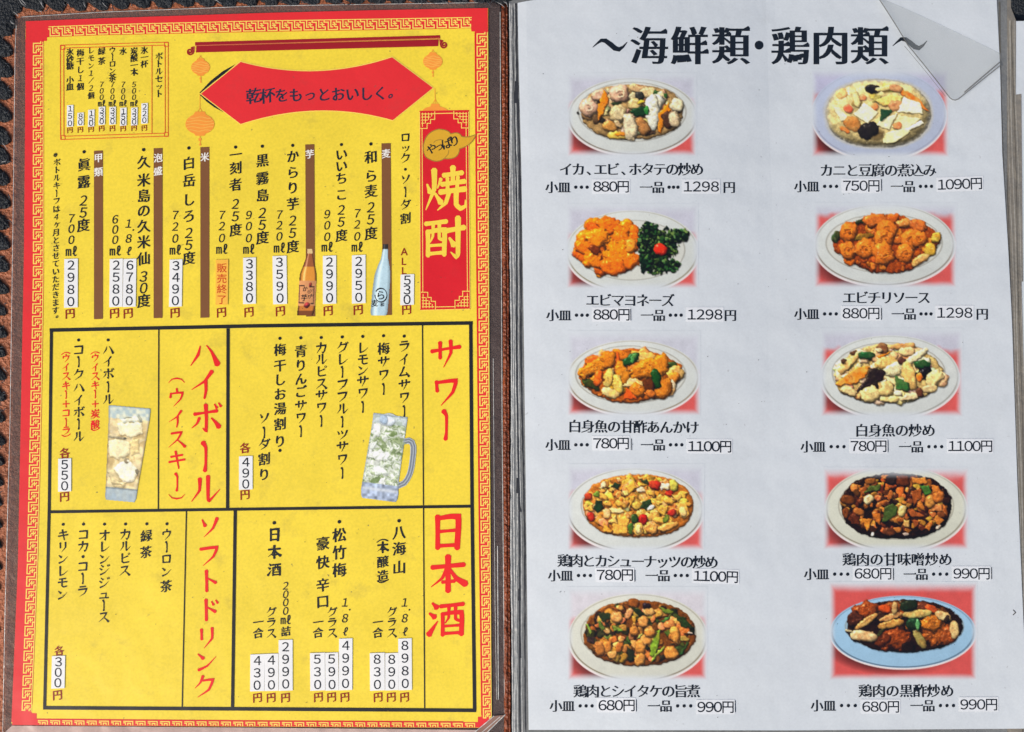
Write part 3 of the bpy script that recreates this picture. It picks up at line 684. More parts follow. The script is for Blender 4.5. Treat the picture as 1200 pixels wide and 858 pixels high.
# spirits list
def dname(s, x, ys, size=15.5, x1=None, label=None): return vtext('drink_name', s, x, ys, size, M_ink, dp, K1, x1=x1)
def vol(s, x, ys, size=13.2, x1=None): return vtext('volume_text', s, x, ys, size, M_ink, dp, K1, x1=x1)
def bar(x, y0, y1, s, ys, wd=10.4, x1=None):
    x1 = x if x1 is None else x1
    g = G(); g.quad((x - wd / 2, y0 + .2), (x + wd / 2, y0 - .2), (x1 + wd / 2, y1 - .2), (x1 - wd / 2, y1 + .2), K1, 1, 16); b = g.obj('category_bar', M_bar, dp)
    vtext('bar_text', s, x, ys, 11, M_wink, b, K1 + .03)
vtext('note_text', '※ボトルキープは４ヶ月とさせていただきます。', 66.5, (181, 373), 9.2, M_ink, dp, K1, x1=64.8)
dname('・眞露２５度', 98.5, [178, 193, 213, 235, 249, 264], 16, 97.5); vol('700㎖', 83.6, [256, 268, 281, 294.5]); sk(75, 91, 303.5, 360.5, '2980', lean=.7); yen(82, 367.5)
bar(115.3, 176.6, 374, '甲類', (185, 201.5)); bar(185.2, 173.6, 372.8, '泡盛', (185, 200.5)); bar(240, 172.4, 372.4, '米', [184]); bar(363, 169.2, 371, '芋', [180.5], 10.6, 364); bar(452.4, 168, 369.4, '麦', [180], 10.8, 453.8)
dname('・久米島の久米仙３０度', 168.3, [175.5, 190, 211, 229.5, 247, 265, 283.5, 303, 324, 337.5, 352.5], 16.5)
vol('1．8㍑', 150.8, [262, 271, 279.5, 294]); vol('600㎖', 135, [257, 269, 281, 294]); sk(143.8, 159, 303.6, 359.6, '6780', lean=.6); sk(128, 143.4, 303.6, 359.8, '2580', lean=.6); yen(150, 367); yen(134, 367)
dname('・白岳しろ２５度', 221.3, [173.5, 191, 211.5, 234, 253, 273, 287, 302.5], 16); vol('720㎖', 205.4, [252, 265.5, 279.5, 293]); sk(198, 213, 303.8, 359.6, '3490', lean=.5); yen(205, 366.5)
dname('・一刻者２５度', 276, [172.5, 181, 197, 216.5, 239, 253.5, 269.5], 15.5); vol('720㎖', 260, [252, 265, 279, 292])
sticker(((253, 304.5), (267.6, 304), (267, 357), (252.6, 357.4)), '販売終了', 260, (314, 351), 11.5, m=M_orst, style='light', ink=M_orink, label='orange sticker with handwritten sold out note'); yen(259.4, 366)
dname('・黒霧島２５度', 307.4, [171.5, 188, 209, 229, 249.5, 263.5, 278.5], 16); vol('900㎖', 291.6, [252, 265, 279, 292]); sk(284.8, 299.8, 301.6, 356.4, '3380', lean=.2); yen(291.6, 365.6)
dname('・からり芋２５度', 343, [170.5, 183, 202, 220, 239, 258.5, 273, 289], 15.5); vol('720㎖', 327.4, [251.5, 264, 277, 290.5]); sk(320, 336.4, 299.8, 356.6, '3590', lean=-.3); yen(328.4, 364.5)
dname('・いいちこ２５度', 400, [169.5, 181, 194.5, 209, 228, 246, 260, 276], 15); vol('900㎖', 383.4, [251, 264, 277.5, 289.5]); sk(378.4, 394, 300, 356, '2990', lean=-.4); yen(384.4, 364)
dname('・和ら麦２５度', 434.6, [168.8, 184, 206, 224, 243, 257, 273.5], 16); vol('720㎖', 418.6, [250, 263, 277, 289.5]); sk(412.4, 428.4, 299, 355.6, '2950', lean=-.2); yen(419.6, 363)
dname('ロック・ソーダ割', 475, [161, 173, 185.5, 198.5, 210, 225, 240, 256], 13.5)
text_obj('price_prefix', [('A', 475.6, 294.6, 12, 'gothic', 0, 1), ('L', 476, 306, 12, 'gothic', 0, 1), ('L', 476.2, 317, 12, 'gothic', 0, 1)], M_mar, dp, K1)
sk(469, 485, 321.8, 357.4, '530', 14.2, mar=6.6); yen(476.4, 362.6)

# frames of the lower half
g = G(); FK = K1
g.strip([(58, 387), (186, 384.4), (300, 382), (554, 378.6)], 4.2, FK); g.strip([(60.2, 385), (57.6, 595), (52.2, 830)], 3.6, FK + .012); g.strip([(551.6, 377), (553.2, 595), (556.2, 833)], 4.2, FK + .012)
g.strip([(50.4, 829.6), (300, 831), (558, 832.6)], 4.2, FK + .024); g.strip([(57, 600), (270, 597), (553, 593.4)], 3.4, FK + .03)
g.strip([(267.2, 385), (266.6, 598)], 3.8, FK + .04); g.strip([(275.6, 598), (272.4, 830)], 3.8, FK + .04)
g.strip([(186, 386), (185.4, 597)], 1.4, FK + .04); g.strip([(495, 380), (496.2, 595), (497.6, 830)], 1.4, FK + .04); g.strip([(218.4, 598), (213.4, 829)], 1.4, FK + .044)
g.obj('table_frame', M_ink, dp)
def bigv(name, s, xs, ys, size, m, wk=1.32):
    g = G()
    for c, x, y in zip(s, xs, ys):
        if c in '（）':
            d = -1 if c == '（' else 1
            g.strip([(x - size * .42, y - d * size * .16), (x - size * .25, y + d * .02 * size), (x, y + d * size * .07), (x + size * .25, y + d * .02 * size), (x + size * .42, y - d * size * .16)], [size * .03, size * .06, size * .09, size * .06, size * .03], K1, step=4)
        else: brush_strokes(g, c, x, y, size, K1, wk)
    return g.obj(name, m, dp)
bigv('section_heading', 'サワー', (522, 522, 522), (415, 459, 498), 37, M_redink)
bigv('section_heading', 'ハイボール', (239, 239.5, 241, 240, 240), (416, 450, 490, 535, 573), 37, M_redink)
bigv('section_subheading', '（ウイスキー）', (207,) * 7, (445, 466, 490.5, 515, 539, 565, 583), 22.5, M_redink)
bigv('section_heading', '日本酒', (524, 525, 523), (624, 672.5, 725), 43, M_redink)
bigv('section_heading', 'ソフトドリンク', (245, 244.6, 244, 243.5, 242.4, 241.4, 240), (617.5, 651, 681, 715, 747, 775, 804.5), 27.5, M_redink)
# sour list
for s, x, ys in (('・ライムサワー', 473.6, [394, 406, 421, 436, 451, 466, 482]), ('・梅サワー', 449.4, [393.6, 408.5, 424, 439.5, 456]), ('・レモンサワー', 425, [394.4, 408, 421.5, 434, 447, 461, 477]),
                 ('・グレープフルーツサワー', 401, [395, 407.5, 421.5, 436, 451, 465, 479, 494.5, 509, 523.5, 538.5, 554.5]), ('・カルピスサワー', 376.4, [395.6, 408, 421, 435.5, 450, 463.5, 478, 493.5]),
                 ('・青りんごサワー', 352.4, [396, 411.5, 428, 444, 459, 475.5, 490, 505.5]), ('・梅干しお湯割り・', 328, [396.6, 410, 428.5, 445, 462, 479, 497, 517, 528]), ('ソーダ割り', 309.4, [490, 507, 521, 538, 556])):
    dname(s, x, ys, 15.2)
vtext('price_prefix', '各', 287.2, [525], 13, M_mar, dp, K1); sk(280, 296, 534.4, 574, '490', 14, mar=6.8); yen(287, 579.5)
# whisky list
dname('・ハイボール', 126.6, [398.5, 410, 423.5, 438, 453.5, 468], 14.5); dname('・コークハイボール', 92, [398.6, 410, 424, 439, 454, 469, 483, 497, 511.5], 14.5)
def redlist(s, x, ys, size=11.2):
    vtext('mixer_note', s, x, ys, size, M_redink, dp, K1)
redlist('（ウイスキー＋炭酸）', 111.4, [410, 419.5, 430.5, 441, 451.5, 462, 473.5, 485, 497.5, 507])
redlist('（ウイスキー＋コーラ）', 77.2, [410.5, 420, 430.5, 441, 452, 462.5, 473.5, 484, 495, 505, 514])
vtext('price_prefix', '各', 76, [531], 13, M_mar, dp, K1); sk(68, 83.4, 537.6, 576, '550', 14, mar=6.8); yen(75.4, 582)
# sake list
dname('・八海山', 467.6, [610.4, 624, 643, 665], 17); dname('（本醸造）', 448.4, [629, 641.5, 658.5, 675, 686], 14.5)
dname('・松竹梅', 397.6, [611.6, 627, 647.5, 668], 17.5); dname('豪快辛口', 378.2, [637, 659, 685.5, 705], 16.5); dname('・日本酒', 321.4, [612.8, 627, 647, 667.5], 17)
for xr, p in ((474, ('8980', '890', '830')), (404, ('4990', '590', '530'))):
    vol('1．8㍑', xr + .4, [706, 716, 724.5, 740]); vol('グラス', xr - 15, [717.5, 730, 742], 13); vol('一合', xr - 31.4, [729, 741.5], 13)
    sk(xr - 7, xr + 8.8, 748, 809, p[0], 14.2, mar=8); sk(xr - 22.6, xr - 7.2, 765, 809.2, p[1], 14.2); sk(xr - 40.4, xr - 23, 765, 809.4, p[2], 14.2)
    for d in (0, 15.6, 31): yen(xr - d, 817, 12)
vol('2000㎖詰', 334.8, [686.5, 696.5, 706, 716, 726.5, 740], 12); vol('グラス', 317.6, [717.5, 730, 742.5], 13); vol('一合', 302.4, [729, 742], 13)
sk(326.6, 343, 749.6, 809.6, '2990', 14.2, mar=8); sk(310, 326.2, 766, 809.8, '490'); sk(293, 309.6, 767, 810, '430')
for d in (334.4, 317.6, 301.6): yen(d, 817.6, 12)
# soft drinks
for s, x, ys in (('・ウーロン茶', 195.6, [614, 626.5, 641, 655, 670, 687]), ('・緑茶', 172, [614, 628, 647]), ('・カルピス', 147, [614.2, 626.5, 640, 654.5, 669]), ('・オレンジジュース', 122.4, [614.4, 627.5, 641, 655, 668, 683, 696, 709.5, 723.5]),
                 ('・コカ・コーラ', 97.8, [614.4, 626.5, 640.5, 652.5, 664, 678, 693]), ('・キリンレモン', 74, [614.6, 627, 641, 655, 669.5, 683, 697])):
    dname(s, x, ys, 14.6, x1=x - 1.2)
vtext('price_prefix', '各', 69.4, [762.6], 12, M_mar, dp, K1); sk(60, 75.6, 768.4, 807, '300', 14, lean=.8, mar=6.8); yen(67.2, 814.6)

# ------------------------------------------------------------------ food page
KF = 0.75
fp = thing('food_page', 'white menu page with ten photographs of dishes and prices', 'menu page', 900, 429, KF)
solid_sheet('plastic_sleeve', [(-30, 596), (3, 596.5), (400, 598.5), (900, 600)], [(-30, 1180), (900, 1180)], [(590, 2.4), (602, 1), (610, -4), (640, -20), (1240, -28)], [(0, 900), (1300, 900)], KF - .55, KF - .75, 60, 50, M_slvR, fp)
FLx = [(-30, 606), (3, 606.6), (60, 607.5), (200, 611), (400, 614), (600, 616.5), (855, 619.5)]
FRx = [(-30, 1167.2), (0, 1168), (80, 1172), (180, 1174.5), (300, 1182), (380, 1186), (560, 1192), (720, 1199), (860, 1206)]
solid_sheet('paper', FLx, FRx, [(606, 3.5), (612, 2), (640, -2), (1168, -9)], [(600, 855.4), (900, 856), (1210, 853.6)], KF, KF - .3, 56, 60, M_white, fp)
R = random.Random(5)
e1 = G(); e2 = G(); e3 = G(); e4 = G()
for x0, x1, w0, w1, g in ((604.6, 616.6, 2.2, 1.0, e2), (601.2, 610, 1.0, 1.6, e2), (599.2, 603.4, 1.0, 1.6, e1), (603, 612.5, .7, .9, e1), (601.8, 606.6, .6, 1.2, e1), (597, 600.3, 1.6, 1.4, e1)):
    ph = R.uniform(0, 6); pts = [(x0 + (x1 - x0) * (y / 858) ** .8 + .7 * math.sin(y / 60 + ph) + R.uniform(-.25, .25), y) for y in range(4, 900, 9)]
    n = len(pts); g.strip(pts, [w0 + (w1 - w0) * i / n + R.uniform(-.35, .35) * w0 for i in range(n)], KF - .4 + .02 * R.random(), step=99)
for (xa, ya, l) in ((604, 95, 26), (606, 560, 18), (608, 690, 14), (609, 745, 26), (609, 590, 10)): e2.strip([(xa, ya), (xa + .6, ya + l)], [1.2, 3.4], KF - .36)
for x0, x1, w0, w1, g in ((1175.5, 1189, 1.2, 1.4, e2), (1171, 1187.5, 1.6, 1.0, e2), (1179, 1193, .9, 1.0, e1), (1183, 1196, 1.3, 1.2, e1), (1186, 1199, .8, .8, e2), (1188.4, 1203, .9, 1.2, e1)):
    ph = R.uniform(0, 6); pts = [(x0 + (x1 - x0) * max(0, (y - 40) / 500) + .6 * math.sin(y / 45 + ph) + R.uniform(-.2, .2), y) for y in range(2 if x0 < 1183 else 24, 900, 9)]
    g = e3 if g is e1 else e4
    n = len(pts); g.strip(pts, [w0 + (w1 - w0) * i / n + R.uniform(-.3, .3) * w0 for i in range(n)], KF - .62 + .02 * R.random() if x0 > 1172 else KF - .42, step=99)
e1.obj('sleeve_seam', M_edge, fp); e2.obj('sleeve_painted_shade', M_edged, fp); e3.obj('sleeve_seam', mat('tan_plastic_edge', (.36, .335, .285), rough=.3, mottle=.3), fp); e4.obj('sleeve_painted_shade', mat('tan_plastic_shadowed', (.12, .108, .085), rough=.3, mottle=.3), fp)  # dark strips are painted-in shade of the gaps along the sleeve edges
# the page that follows, just showing at the right
np_ = thing('next_page', 'sliver of the next white page and its tan sleeve at the right edge', 'menu page', 1200, 429, -0.2)
solid_sheet('paper', [(24, 1188), (900, 1199)], [(24, 1236), (900, 1236)], [(1180, 25), (1240, 24)], [(1180, 900), (1240, 900)], -.1, -.3, 4, 30, M_white, np_)
solid_sheet('plastic_sleeve', [(-6, 1170), (80, 1173), (300, 1181), (840, 1200), (856, 1172), (900, 1172)], [(-6, 1184.5), (16, 1185), (24, 1190.6), (300, 1190), (320, 1197), (900, 1212)], [(1160, -6), (1240, -6)], [(1160, 900), (1240, 900)], .06, -.05, 8, 60, M_tan, np_)
g = G(); g.quad((1190.5, 111), (1197, 110), (1199, 330), (1189, 330), .10, 2, 8); g.obj('tape', M_tan, np_)
# lifted film corner
g = G(); top = bez((1029, -3), (1052, 4), (1172.5, 62.5), 16) + [(1172.5, 62.5)]
low = bez((1029, -3), (1052, 32), (1064, 53), 5) + bez((1064, 53), (1090, 84), (1113, 114.5), 7) + bez((1113, 114.5), (1119, 121), (1127, 113), 4)
low = low[:16] + [(1172.6, 76.5)]
n = len(top); m_ = len(low); pts = []
for i in range(24):
    t = i / 23; a = (ip(t * (n - 1), [(j, p[0]) for j, p in enumerate(top)]), ip(t * (n - 1), [(j, p[1]) for j, p in enumerate(top)]))
    b = (ip(t * (m_ - 1), [(j, p[0]) for j, p in enumerate(low)]), ip(t * (m_ - 1), [(j, p[1]) for j, p in enumerate(low)]))
    for f in (0, .25, .5, .75, 1): pts.append((a[0] + (b[0] - a[0]) * f, a[1] + (b[1] - a[1]) * f, KF + .35 + 1.5 * f * f))
g.add(pts, [(5 * i + j, 5 * i + j + 1, 5 * i + j + 6, 5 * i + j + 5) for i in range(23) for j in range(4)])
flap = g.obj('sleeve_flap', M_flap, fp, 'clear film corner folded over the top right of the page')
g = G(); L_ = [(p[0], p[1]) for p in low]; g.strip(L_, 1.3, KF + 1.9, step=99); g.strip([(1130, 108.4), (1171.5, 73)], 1.5, KF + 1.95); g.strip([(1060, 54), (1085, 84), (1108, 113)], .5, KF + 1.9)
g.obj('flap_edge', M_film_edge, flap)

# ---- printed photographs: painted as picture grids (colour per point), the way a halftone print holds them
def up(a, h, w_):
    y = np.linspace(0, a.shape[0] - 1.001, h); x = np.linspace(0, a.shape[1] - 1.001, w_); y0 = y.astype(int); x0 = x.astype(int); fy = (y - y0)[:, None]; fx = (x - x0)[None]
    fy = fy * fy * (3 - 2 * fy); fx = fx * fx * (3 - 2 * fx)
    return (a[y0][:, x0] * (1 - fx) + a[y0][:, x0 + 1] * fx) * (1 - fy) + (a[y0 + 1][:, x0] * (1 - fx) + a[y0 + 1][:, x0 + 1] * fx) * fy
def blur(a, r):
    for ax in (0, 1):
        acc = np.zeros_like(a); n = 0
        for d in range(-r, r + 1): wt = math.exp(-(d / (r * .6 + .01)) ** 2); acc += np.roll(a, d, ax) * wt; n += wt
        a = acc / n
    return a
class Pic:
    S = 4; flat = .38
    def __init__(s, x0, y0, x1, y1, ox=0, oy=0, sc=1, seed=1):
        s.r = np.random.RandomState(seed); s.box = (x0, y0, x1, y1); s.o = (ox, oy, sc)
        s.h = int((y1 - y0) * s.S); s.w = int((x1 - x0) * s.S)
        s.img = np.zeros((s.h, s.w, 3)); s.lab = np.zeros((s.h, s.w), int); s.alpha = np.ones((s.h, s.w))
        s.Y, s.X = np.mgrid[0:s.h, 0:s.w].astype(float)
        s.no = [s.noise(c) for c in (3, 6, 12, 30)]
    def noise(s, cell): return up(s.r.rand(max(3, int(s.h / cell) + 2), max(3, int(s.w / cell) + 2)), s.h, s.w) - .5
    def q(s, x, y): return (s.o[0] + np.asarray(x, float) / s.o[2] - s.box[0]) * s.S, (s.o[1] + np.asarray(y, float) / s.o[2] - s.box[1]) * s.S
    def u(s, v): return v / s.o[2] * s.S
    def win(s, x, y, r):
        p = r + 14; a, b, c, d = int(max(0, x - p)), int(max(0, y - p)), int(min(s.w, x + p)), int(min(s.h, y + p))
        return (slice(b, max(b, d)), slice(a, max(a, c)))
    def comp(s, sl, d, col, bev=8, tex=.035, spec=.3, shadow=.5, lab=2, grain=.13, clip=None, soft=1.0):
        if d.size < 9 or min(d.shape) < 3: return
        m = np.clip(d / soft + .5, 0, 1)
        if clip is not None: m = m * clip[sl]
        t = np.clip(d / bev, 0, 1); hgt = bev * np.sqrt(1 - (1 - t) ** 2) + tex * 14 * (s.no[1][sl] + .6 * s.no[2][sl] * 2)
        gy, gx = np.gradient(hgt); nn = np.sqrt(gx * gx + gy * gy + 1); nx, ny, nz = -gx / nn, -gy / nn, 1 / nn
        sh = nx * -.38 + ny * -.55 + nz * .74; c = np.array(col, float) / 255
        shade = (s.flat + (1.20 - s.flat) * np.clip(sh, 0, 1))[..., None]
        g = 1 + grain * 2 * (s.no[0][sl] * .5 + s.no[2][sl] * .8)[..., None]
        rgb = c * shade * g
        if spec: rgb = rgb + spec * np.clip((nx * -.25 + ny * -.4 + nz * .88), 0, 1)[..., None] ** 40 * np.clip(.3 + 2.2 * s.no[1][sl], 0, 1)[..., None]
        if shadow:
            sm = np.roll(np.roll(blur(m, 4), 4, 0), 2, 1); s.img[sl] *= (1 - shadow * sm * (1 - m))[..., None]
        s.img[sl] = s.img[sl] * (1 - m[..., None]) + np.clip(rgb, 0, 1) * m[..., None]
        if lab is not None: L = s.lab[sl]; L[m > .5] = lab
    def cook(s, sauce, warp=5, mixn=.3, tone=.5, glint=90, ridge=.35, seed=3):
        """the ragged, glossy look of sauced food: pieces pulled out of true, sauce over them, small wet highlights"""
        n1, n2, n3, n4 = (s.noise(c) for c in (9, 16, 16, 7)); f0 = (s.lab == 2).astype(float); F = blur(f0, 6)
        dy = (warp * 2 * (n2 + .6 * n1)) * (.4 + .6 * F); dx = (warp * 2 * (n3 + .6 * s.no[1])) * (.4 + .6 * F); near = blur((blur(f0, 8) > .02).astype(float), 5)
        yi = np.clip(s.Y + dy * near, 0, s.h - 1).astype(int); xi = np.clip(s.X + dx * near, 0, s.w - 1).astype(int)
        s.img = s.img[yi, xi]; s.lab = s.lab[yi, xi]; F = blur((s.lab == 2).astype(float), 2)
        m = (np.clip(.5 + 1.8 * n2 + 1.2 * s.no[3], 0, 1) * mixn * F)[..., None]; s.img = s.img * (1 - m) + s.img.mean(2, keepdims=True) / .5 * np.array(sauce) / 255 * m
        rd = np.clip(1 - np.abs(n2 + .5 * n1) / .07, 0, 1) * np.clip(.6 + 2 * s.no[3], 0, 1) * ridge * F
        s.img = s.img * (1 - rd * .8)[..., None] * (1 + F * tone * .5 * (.55 * s.no[1] + .5 * n1 + .35 * n2))[..., None]
        r = np.random.RandomState(seed); ys, xs = np.nonzero(s.lab == 2)
        if len(ys):
            for i in r.randint(0, len(ys), glint):
                cy, cx = ys[i], xs[i]; a = r.uniform(1.0, 3.6); b = r.uniform(.8, 1.8); t = r.uniform(0, 3.14); sl = s.win(cx, cy, 2)
                U = (s.X[sl] - cx) * math.cos(t) + (s.Y[sl] - cy) * math.sin(t); Vv = -(s.X[sl] - cx) * math.sin(t) + (s.Y[sl] - cy) * math.cos(t)
                g_ = np.exp(-(U / a) ** 2 - (Vv / b) ** 2)[..., None] * r.uniform(.25, .8) * np.clip(s.img[cy, cx].mean() * 2, .15, 1); s.img[sl] = s.img[sl] * (1 - g_) + np.array((1, .97, .9)) * g_
    def marble(s, mask, cols, cell=14, warp=9):
        n1, n2 = s.noise(cell), s.noise(cell); f = s.noise(cell) + .7 * s.noise(cell / 2)
        yi = np.clip(s.Y + warp * 2 * n1, 0, s.h - 1).astype(int); xi = np.clip(s.X + warp * 2 * n2, 0, s.w - 1).astype(int)
        f = np.clip(.5 + 1.15 * f[yi, xi], 0, .999) * (len(cols) - 1); i = f.astype(int); t = (f - i)[..., None]; C = np.array(cols) / 255
        col = C[i] * (1 - t) + C[np.minimum(i + 1, len(cols) - 1)] * t; s.img[mask] = col[mask]
    def E(s, x, y, a, b, ang, col, rough=.16, bev=None, **k):
        """a rounded piece"""
        px, py = s.q(x, y); a, b = s.u(a), s.u(b); sl = s.win(px, py, max(a, b) * 1.15); X = s.X[sl] - px; Y = s.Y[sl] - py
        c, n = math.cos(math.radians(ang)), math.sin(math.radians(ang)); U = (X * c + Y * n) / a; V = (-X * n + Y * c) / b
        r = (np.abs(U) ** 2.3 + np.abs(V) ** 2.3) ** (1 / 2.3) + rough * (s.no[1][sl] * .35 + s.no[2][sl] * .9 + s.no[3][sl] * 1.7)
        s.comp(sl, (1 - r) * min(a, b), col, bev or min(a, b) * .55, **k)
    def T(s, pts, col, bev=5, rough=1.0, **k):
        """a cut piece with straight edges"""
        A = np.array([s.q(*p) for p in pts]); c = A.mean(0); sl = s.win(c[0], c[1], np.abs(A - c).max()); X, Y = s.X[sl], s.Y[sl]
        if X.size == 0: return
        ins = np.zeros(X.shape, bool); dm = np.full(X.shape, 1e9)
        for i in range(len(A)):
            (ax, ay), (bx, by) = A[i], A[(i + 1) % len(A)]; l2 = (bx - ax) ** 2 + (by - ay) ** 2 + 1e-9
            t = np.clip(((X - ax) * (bx - ax) + (Y - ay) * (by - ay)) / l2, 0, 1); dm = np.minimum(dm, np.hypot(X - ax - t * (bx - ax), Y - ay - t * (by - ay)))
            cr = (ay > Y) != (by > Y); ins ^= cr & (X < (bx - ax) * (Y - ay) / (by - ay + 1e-12) + ax)
        d = np.where(ins, dm, -dm) + rough * 3 * s.no[2][sl]
        s.comp(sl, d, col, bev, **k)
    def prawn(s, x, y, r, col, ang=0):
        s.E(x, y, r * 1.05, r * .92, ang, col, rough=.1, tex=.05, spec=.3)
        dk = tuple(v * .70 for v in col); lt = tuple(min(255, v * 1.12) for v in col)
        for t in np.linspace(-2.4, 1.4, 9): s.E(x + r * .42 * math.cos(t + math.radians(ang)), y + r * .40 * math.sin(t + math.radians(ang)), r * .13, r * .10, 0, lt, shadow=.25, spec=.2)
        s.E(x + r * .12, y + r * .08, r * .16, r * .12, 0, dk, shadow=0, spec=0)
    def cubes(s, n, cx, cy, a, b, pal, lo, hi, seed=0, kind='mix', **k):
        R = random.Random(seed); L = []
        while len(L) < n:
            u, v = R.uniform(-1, 1), R.uniform(-1, 1)
            if u * u + v * v < 1: L.append((cy + v * b, cx + u * a))
        for y, x in sorted(L):
            r = R.uniform(lo, hi); col = R.choice(pal); col = tuple(min(255, max(0, c * R.uniform(.86, 1.12))) for c in col)
            if kind == 'mix' and R.random() < .5:
                ph = R.uniform(0, 6.28); nv = R.choice((4, 4, 5)); s.T([(x + r * R.uniform(.8, 1.2) * math.cos(ph + 6.283 * i / nv), y + .8 * r * R.uniform(.8, 1.2) * math.sin(ph + 6.283 * i / nv)) for i in range(nv)], col, bev=s.u(r) * .4, **k)
            else: s.E(x, y, r * R.uniform(.8, 1.3), r * R.uniform(.6, .95), R.uniform(0, 180), col, **k)
    def plate(s, cx, cy, a, b, wx, wy, wa, wb, rim=(207, 210, 202), lilac=(194, 193, 203), red=(216, 88, 82), edge=(96, 76, 58), lily=.30, shade=.7):
        px, py = s.q(cx, cy); A, B = s.u(a), s.u(b); f = s.Y / s.h
        t = np.clip((f - lily + .06 * s.no[3]) / .12, 0, 1)[..., None]; t = t * t * (3 - 2 * t)
        up_, lo_ = np.array(lilac) / 255, np.array(red) / 255
        s.img[:] = up_ * (1 - t) + lo_ * t; s.img *= (1 + .05 * s.no[3] + .03 * s.no[1])[..., None]
        # printed shade of the dish on the cloth, lower left
        d = np.hypot((s.X - px + .06 * A) / A, (s.Y - py - .07 * B) / B); sh = np.clip((1.16 - d) / .22, 0, 1) * np.clip((s.Y - py) / B, 0, 1) * np.clip(1.15 - (s.X) / s.w * 1.2, 0, 1)
        s.img *= (1 - shade * sh)[..., None]
        r = np.hypot((s.X - px) / A, (s.Y - py) / B); ang = np.arctan2((s.Y - py) / B, (s.X - px) / A)
        lip = np.hypot((s.X - px) / A, (s.Y - py - .025 * B) / B * .985)
        m = np.clip((1.012 - lip) * B * .8, 0, 1)[..., None] * (np.sin(ang) > -.1)[..., None]; s.img[:] = s.img * (1 - m) + np.array((226, 214, 210)) / 255 * m
        m = np.clip((1 - r) * B + .5, 0, 1); c = np.array(rim) / 255
        sh = 1 + .05 * (-(s.X - px) / A * .3 - (s.Y - py) / B * .6) + .03 * s.no[3]
        s.img[:] = s.img * (1 - m[..., None]) + (c * sh[..., None]) * m[..., None]; s.lab[m > .5] = 1
        ln = np.exp(-((r - .972) * B / 2.0) ** 2) * (.35 + .65 * np.clip(np.sin(ang), 0, 1) ** .5) * m
        s.img[:] = s.img * (1 - ln[..., None]) + np.array(edge) / 255 * ln[..., None]
        qx, qy = s.q(wx, wy); WA, WB = s.u(wa), s.u(wb); rw = np.hypot((s.X - qx) / WA, (s.Y - qy) / WB)
        m = np.clip((1 - rw) * WB * .4, 0, 1)[..., None]; s.img[:] = s.img * (1 - m * .5) + (c * np.array((1.03, 1.0, .95)) * .98) * m * .5
        ln = np.exp(-((rw - 1) * WB / 1.8) ** 2) * .5; s.img[:] = s.img * (1 - ln[..., None]) + np.array((120, 110, 92)) / 255 * ln[..., None]
    def finish(s, name, parent, label, k, step=3, fade=9.5, paper=(0.66, 0.697, 0.722), mat_=None, cut=False, top=1.5):
        im = blur(s.img, 2); fm_ = (s.lab == 2)[..., None] if not cut else False; lu = im.mean(2, keepdims=True); im = im * .96 + .04 * lu; im = np.where(fm_, np.clip(lu + (im - lu) * 1.12, 0, 1) ** 1.22 * 1.05, im); im = im * (1 + .05 * s.no[0][..., None]); n = step
        h, w_ = s.h // n * n, s.w // n * n
        im = np.clip(im[:h, :w_].reshape(h // n, n, w_ // n, n, 3).mean((1, 3)), 0, 1); lab = s.lab[:h, :w_][n // 2::n, n // 2::n]; al = s.alpha[:h, :w_].reshape(h // n, n, w_ // n, n).mean((1, 3))
        H, W_ = lab.shape; lin_ = np.clip(np.where(im <= .04045, im / 12.92, ((im + .055) / 1.055) ** 2.4) / E_L - .002, .003, .85)
        jj, ii = np.mgrid[0:H, 0:W_]; x = s.box[0] + (ii + .5) * n / s.S; y = s.box[1] + (jj + .5) * n / s.S
        if not cut:
            wob = up(s.r.rand(14, 20), H, W_) * 1.0
            e = np.minimum(np.minimum(x - s.box[0], s.box[2] - x), np.minimum((y - s.box[1]) / top, s.box[3] - y)) - wob * .6
            t = np.clip(e / fade, 0, 1); t = (t * t * (3 - 2 * t))[..., None]; lin_ = lin_ * t + np.array(paper) * (1 - t)
        V = P(x.ravel(), y.ravel(), k); cols = lin_.reshape(-1, 3)
        idx = jj * W_ + ii; Q = np.stack([idx[:-1, :-1], idx[1:, :-1], idx[1:, 1:], idx[:-1, 1:]], -1).reshape(-1, 4)
        fl_ = np.stack([lab[:-1, :-1], lab[1:, :-1], lab[1:, 1:], lab[:-1, 1:]], -1).reshape(-1, 4)
        if cut: keep = (np.stack([al[:-1, :-1], al[1:, :-1], al[1:, 1:], al[:-1, 1:]], -1).reshape(-1, 4) > .5).all(1); Q = Q[keep]; fl_ = fl_[keep]
        fm = np.where((fl_ == 2).sum(1) >= 2, 2, np.where((fl_ >= 1).sum(1) >= 2, 1, 0)); out = None
        for li, nm in ((0, name), (1, 'plate_print'), (2, 'food_print')):
            q_ = Q[fm == li] if not cut else (Q if li == 0 else Q[:0])
            if len(q_) == 0: continue
            uq, inv = np.unique(q_, return_inverse=True)
            o = mesh(nm, V[uq], inv.reshape(-1, 4), mat_ or M_pic, parent if li == 0 else out, label if li == 0 else None, cols=cols[uq])
            if li == 0: out = o
        return out

KP = KF + 0.06
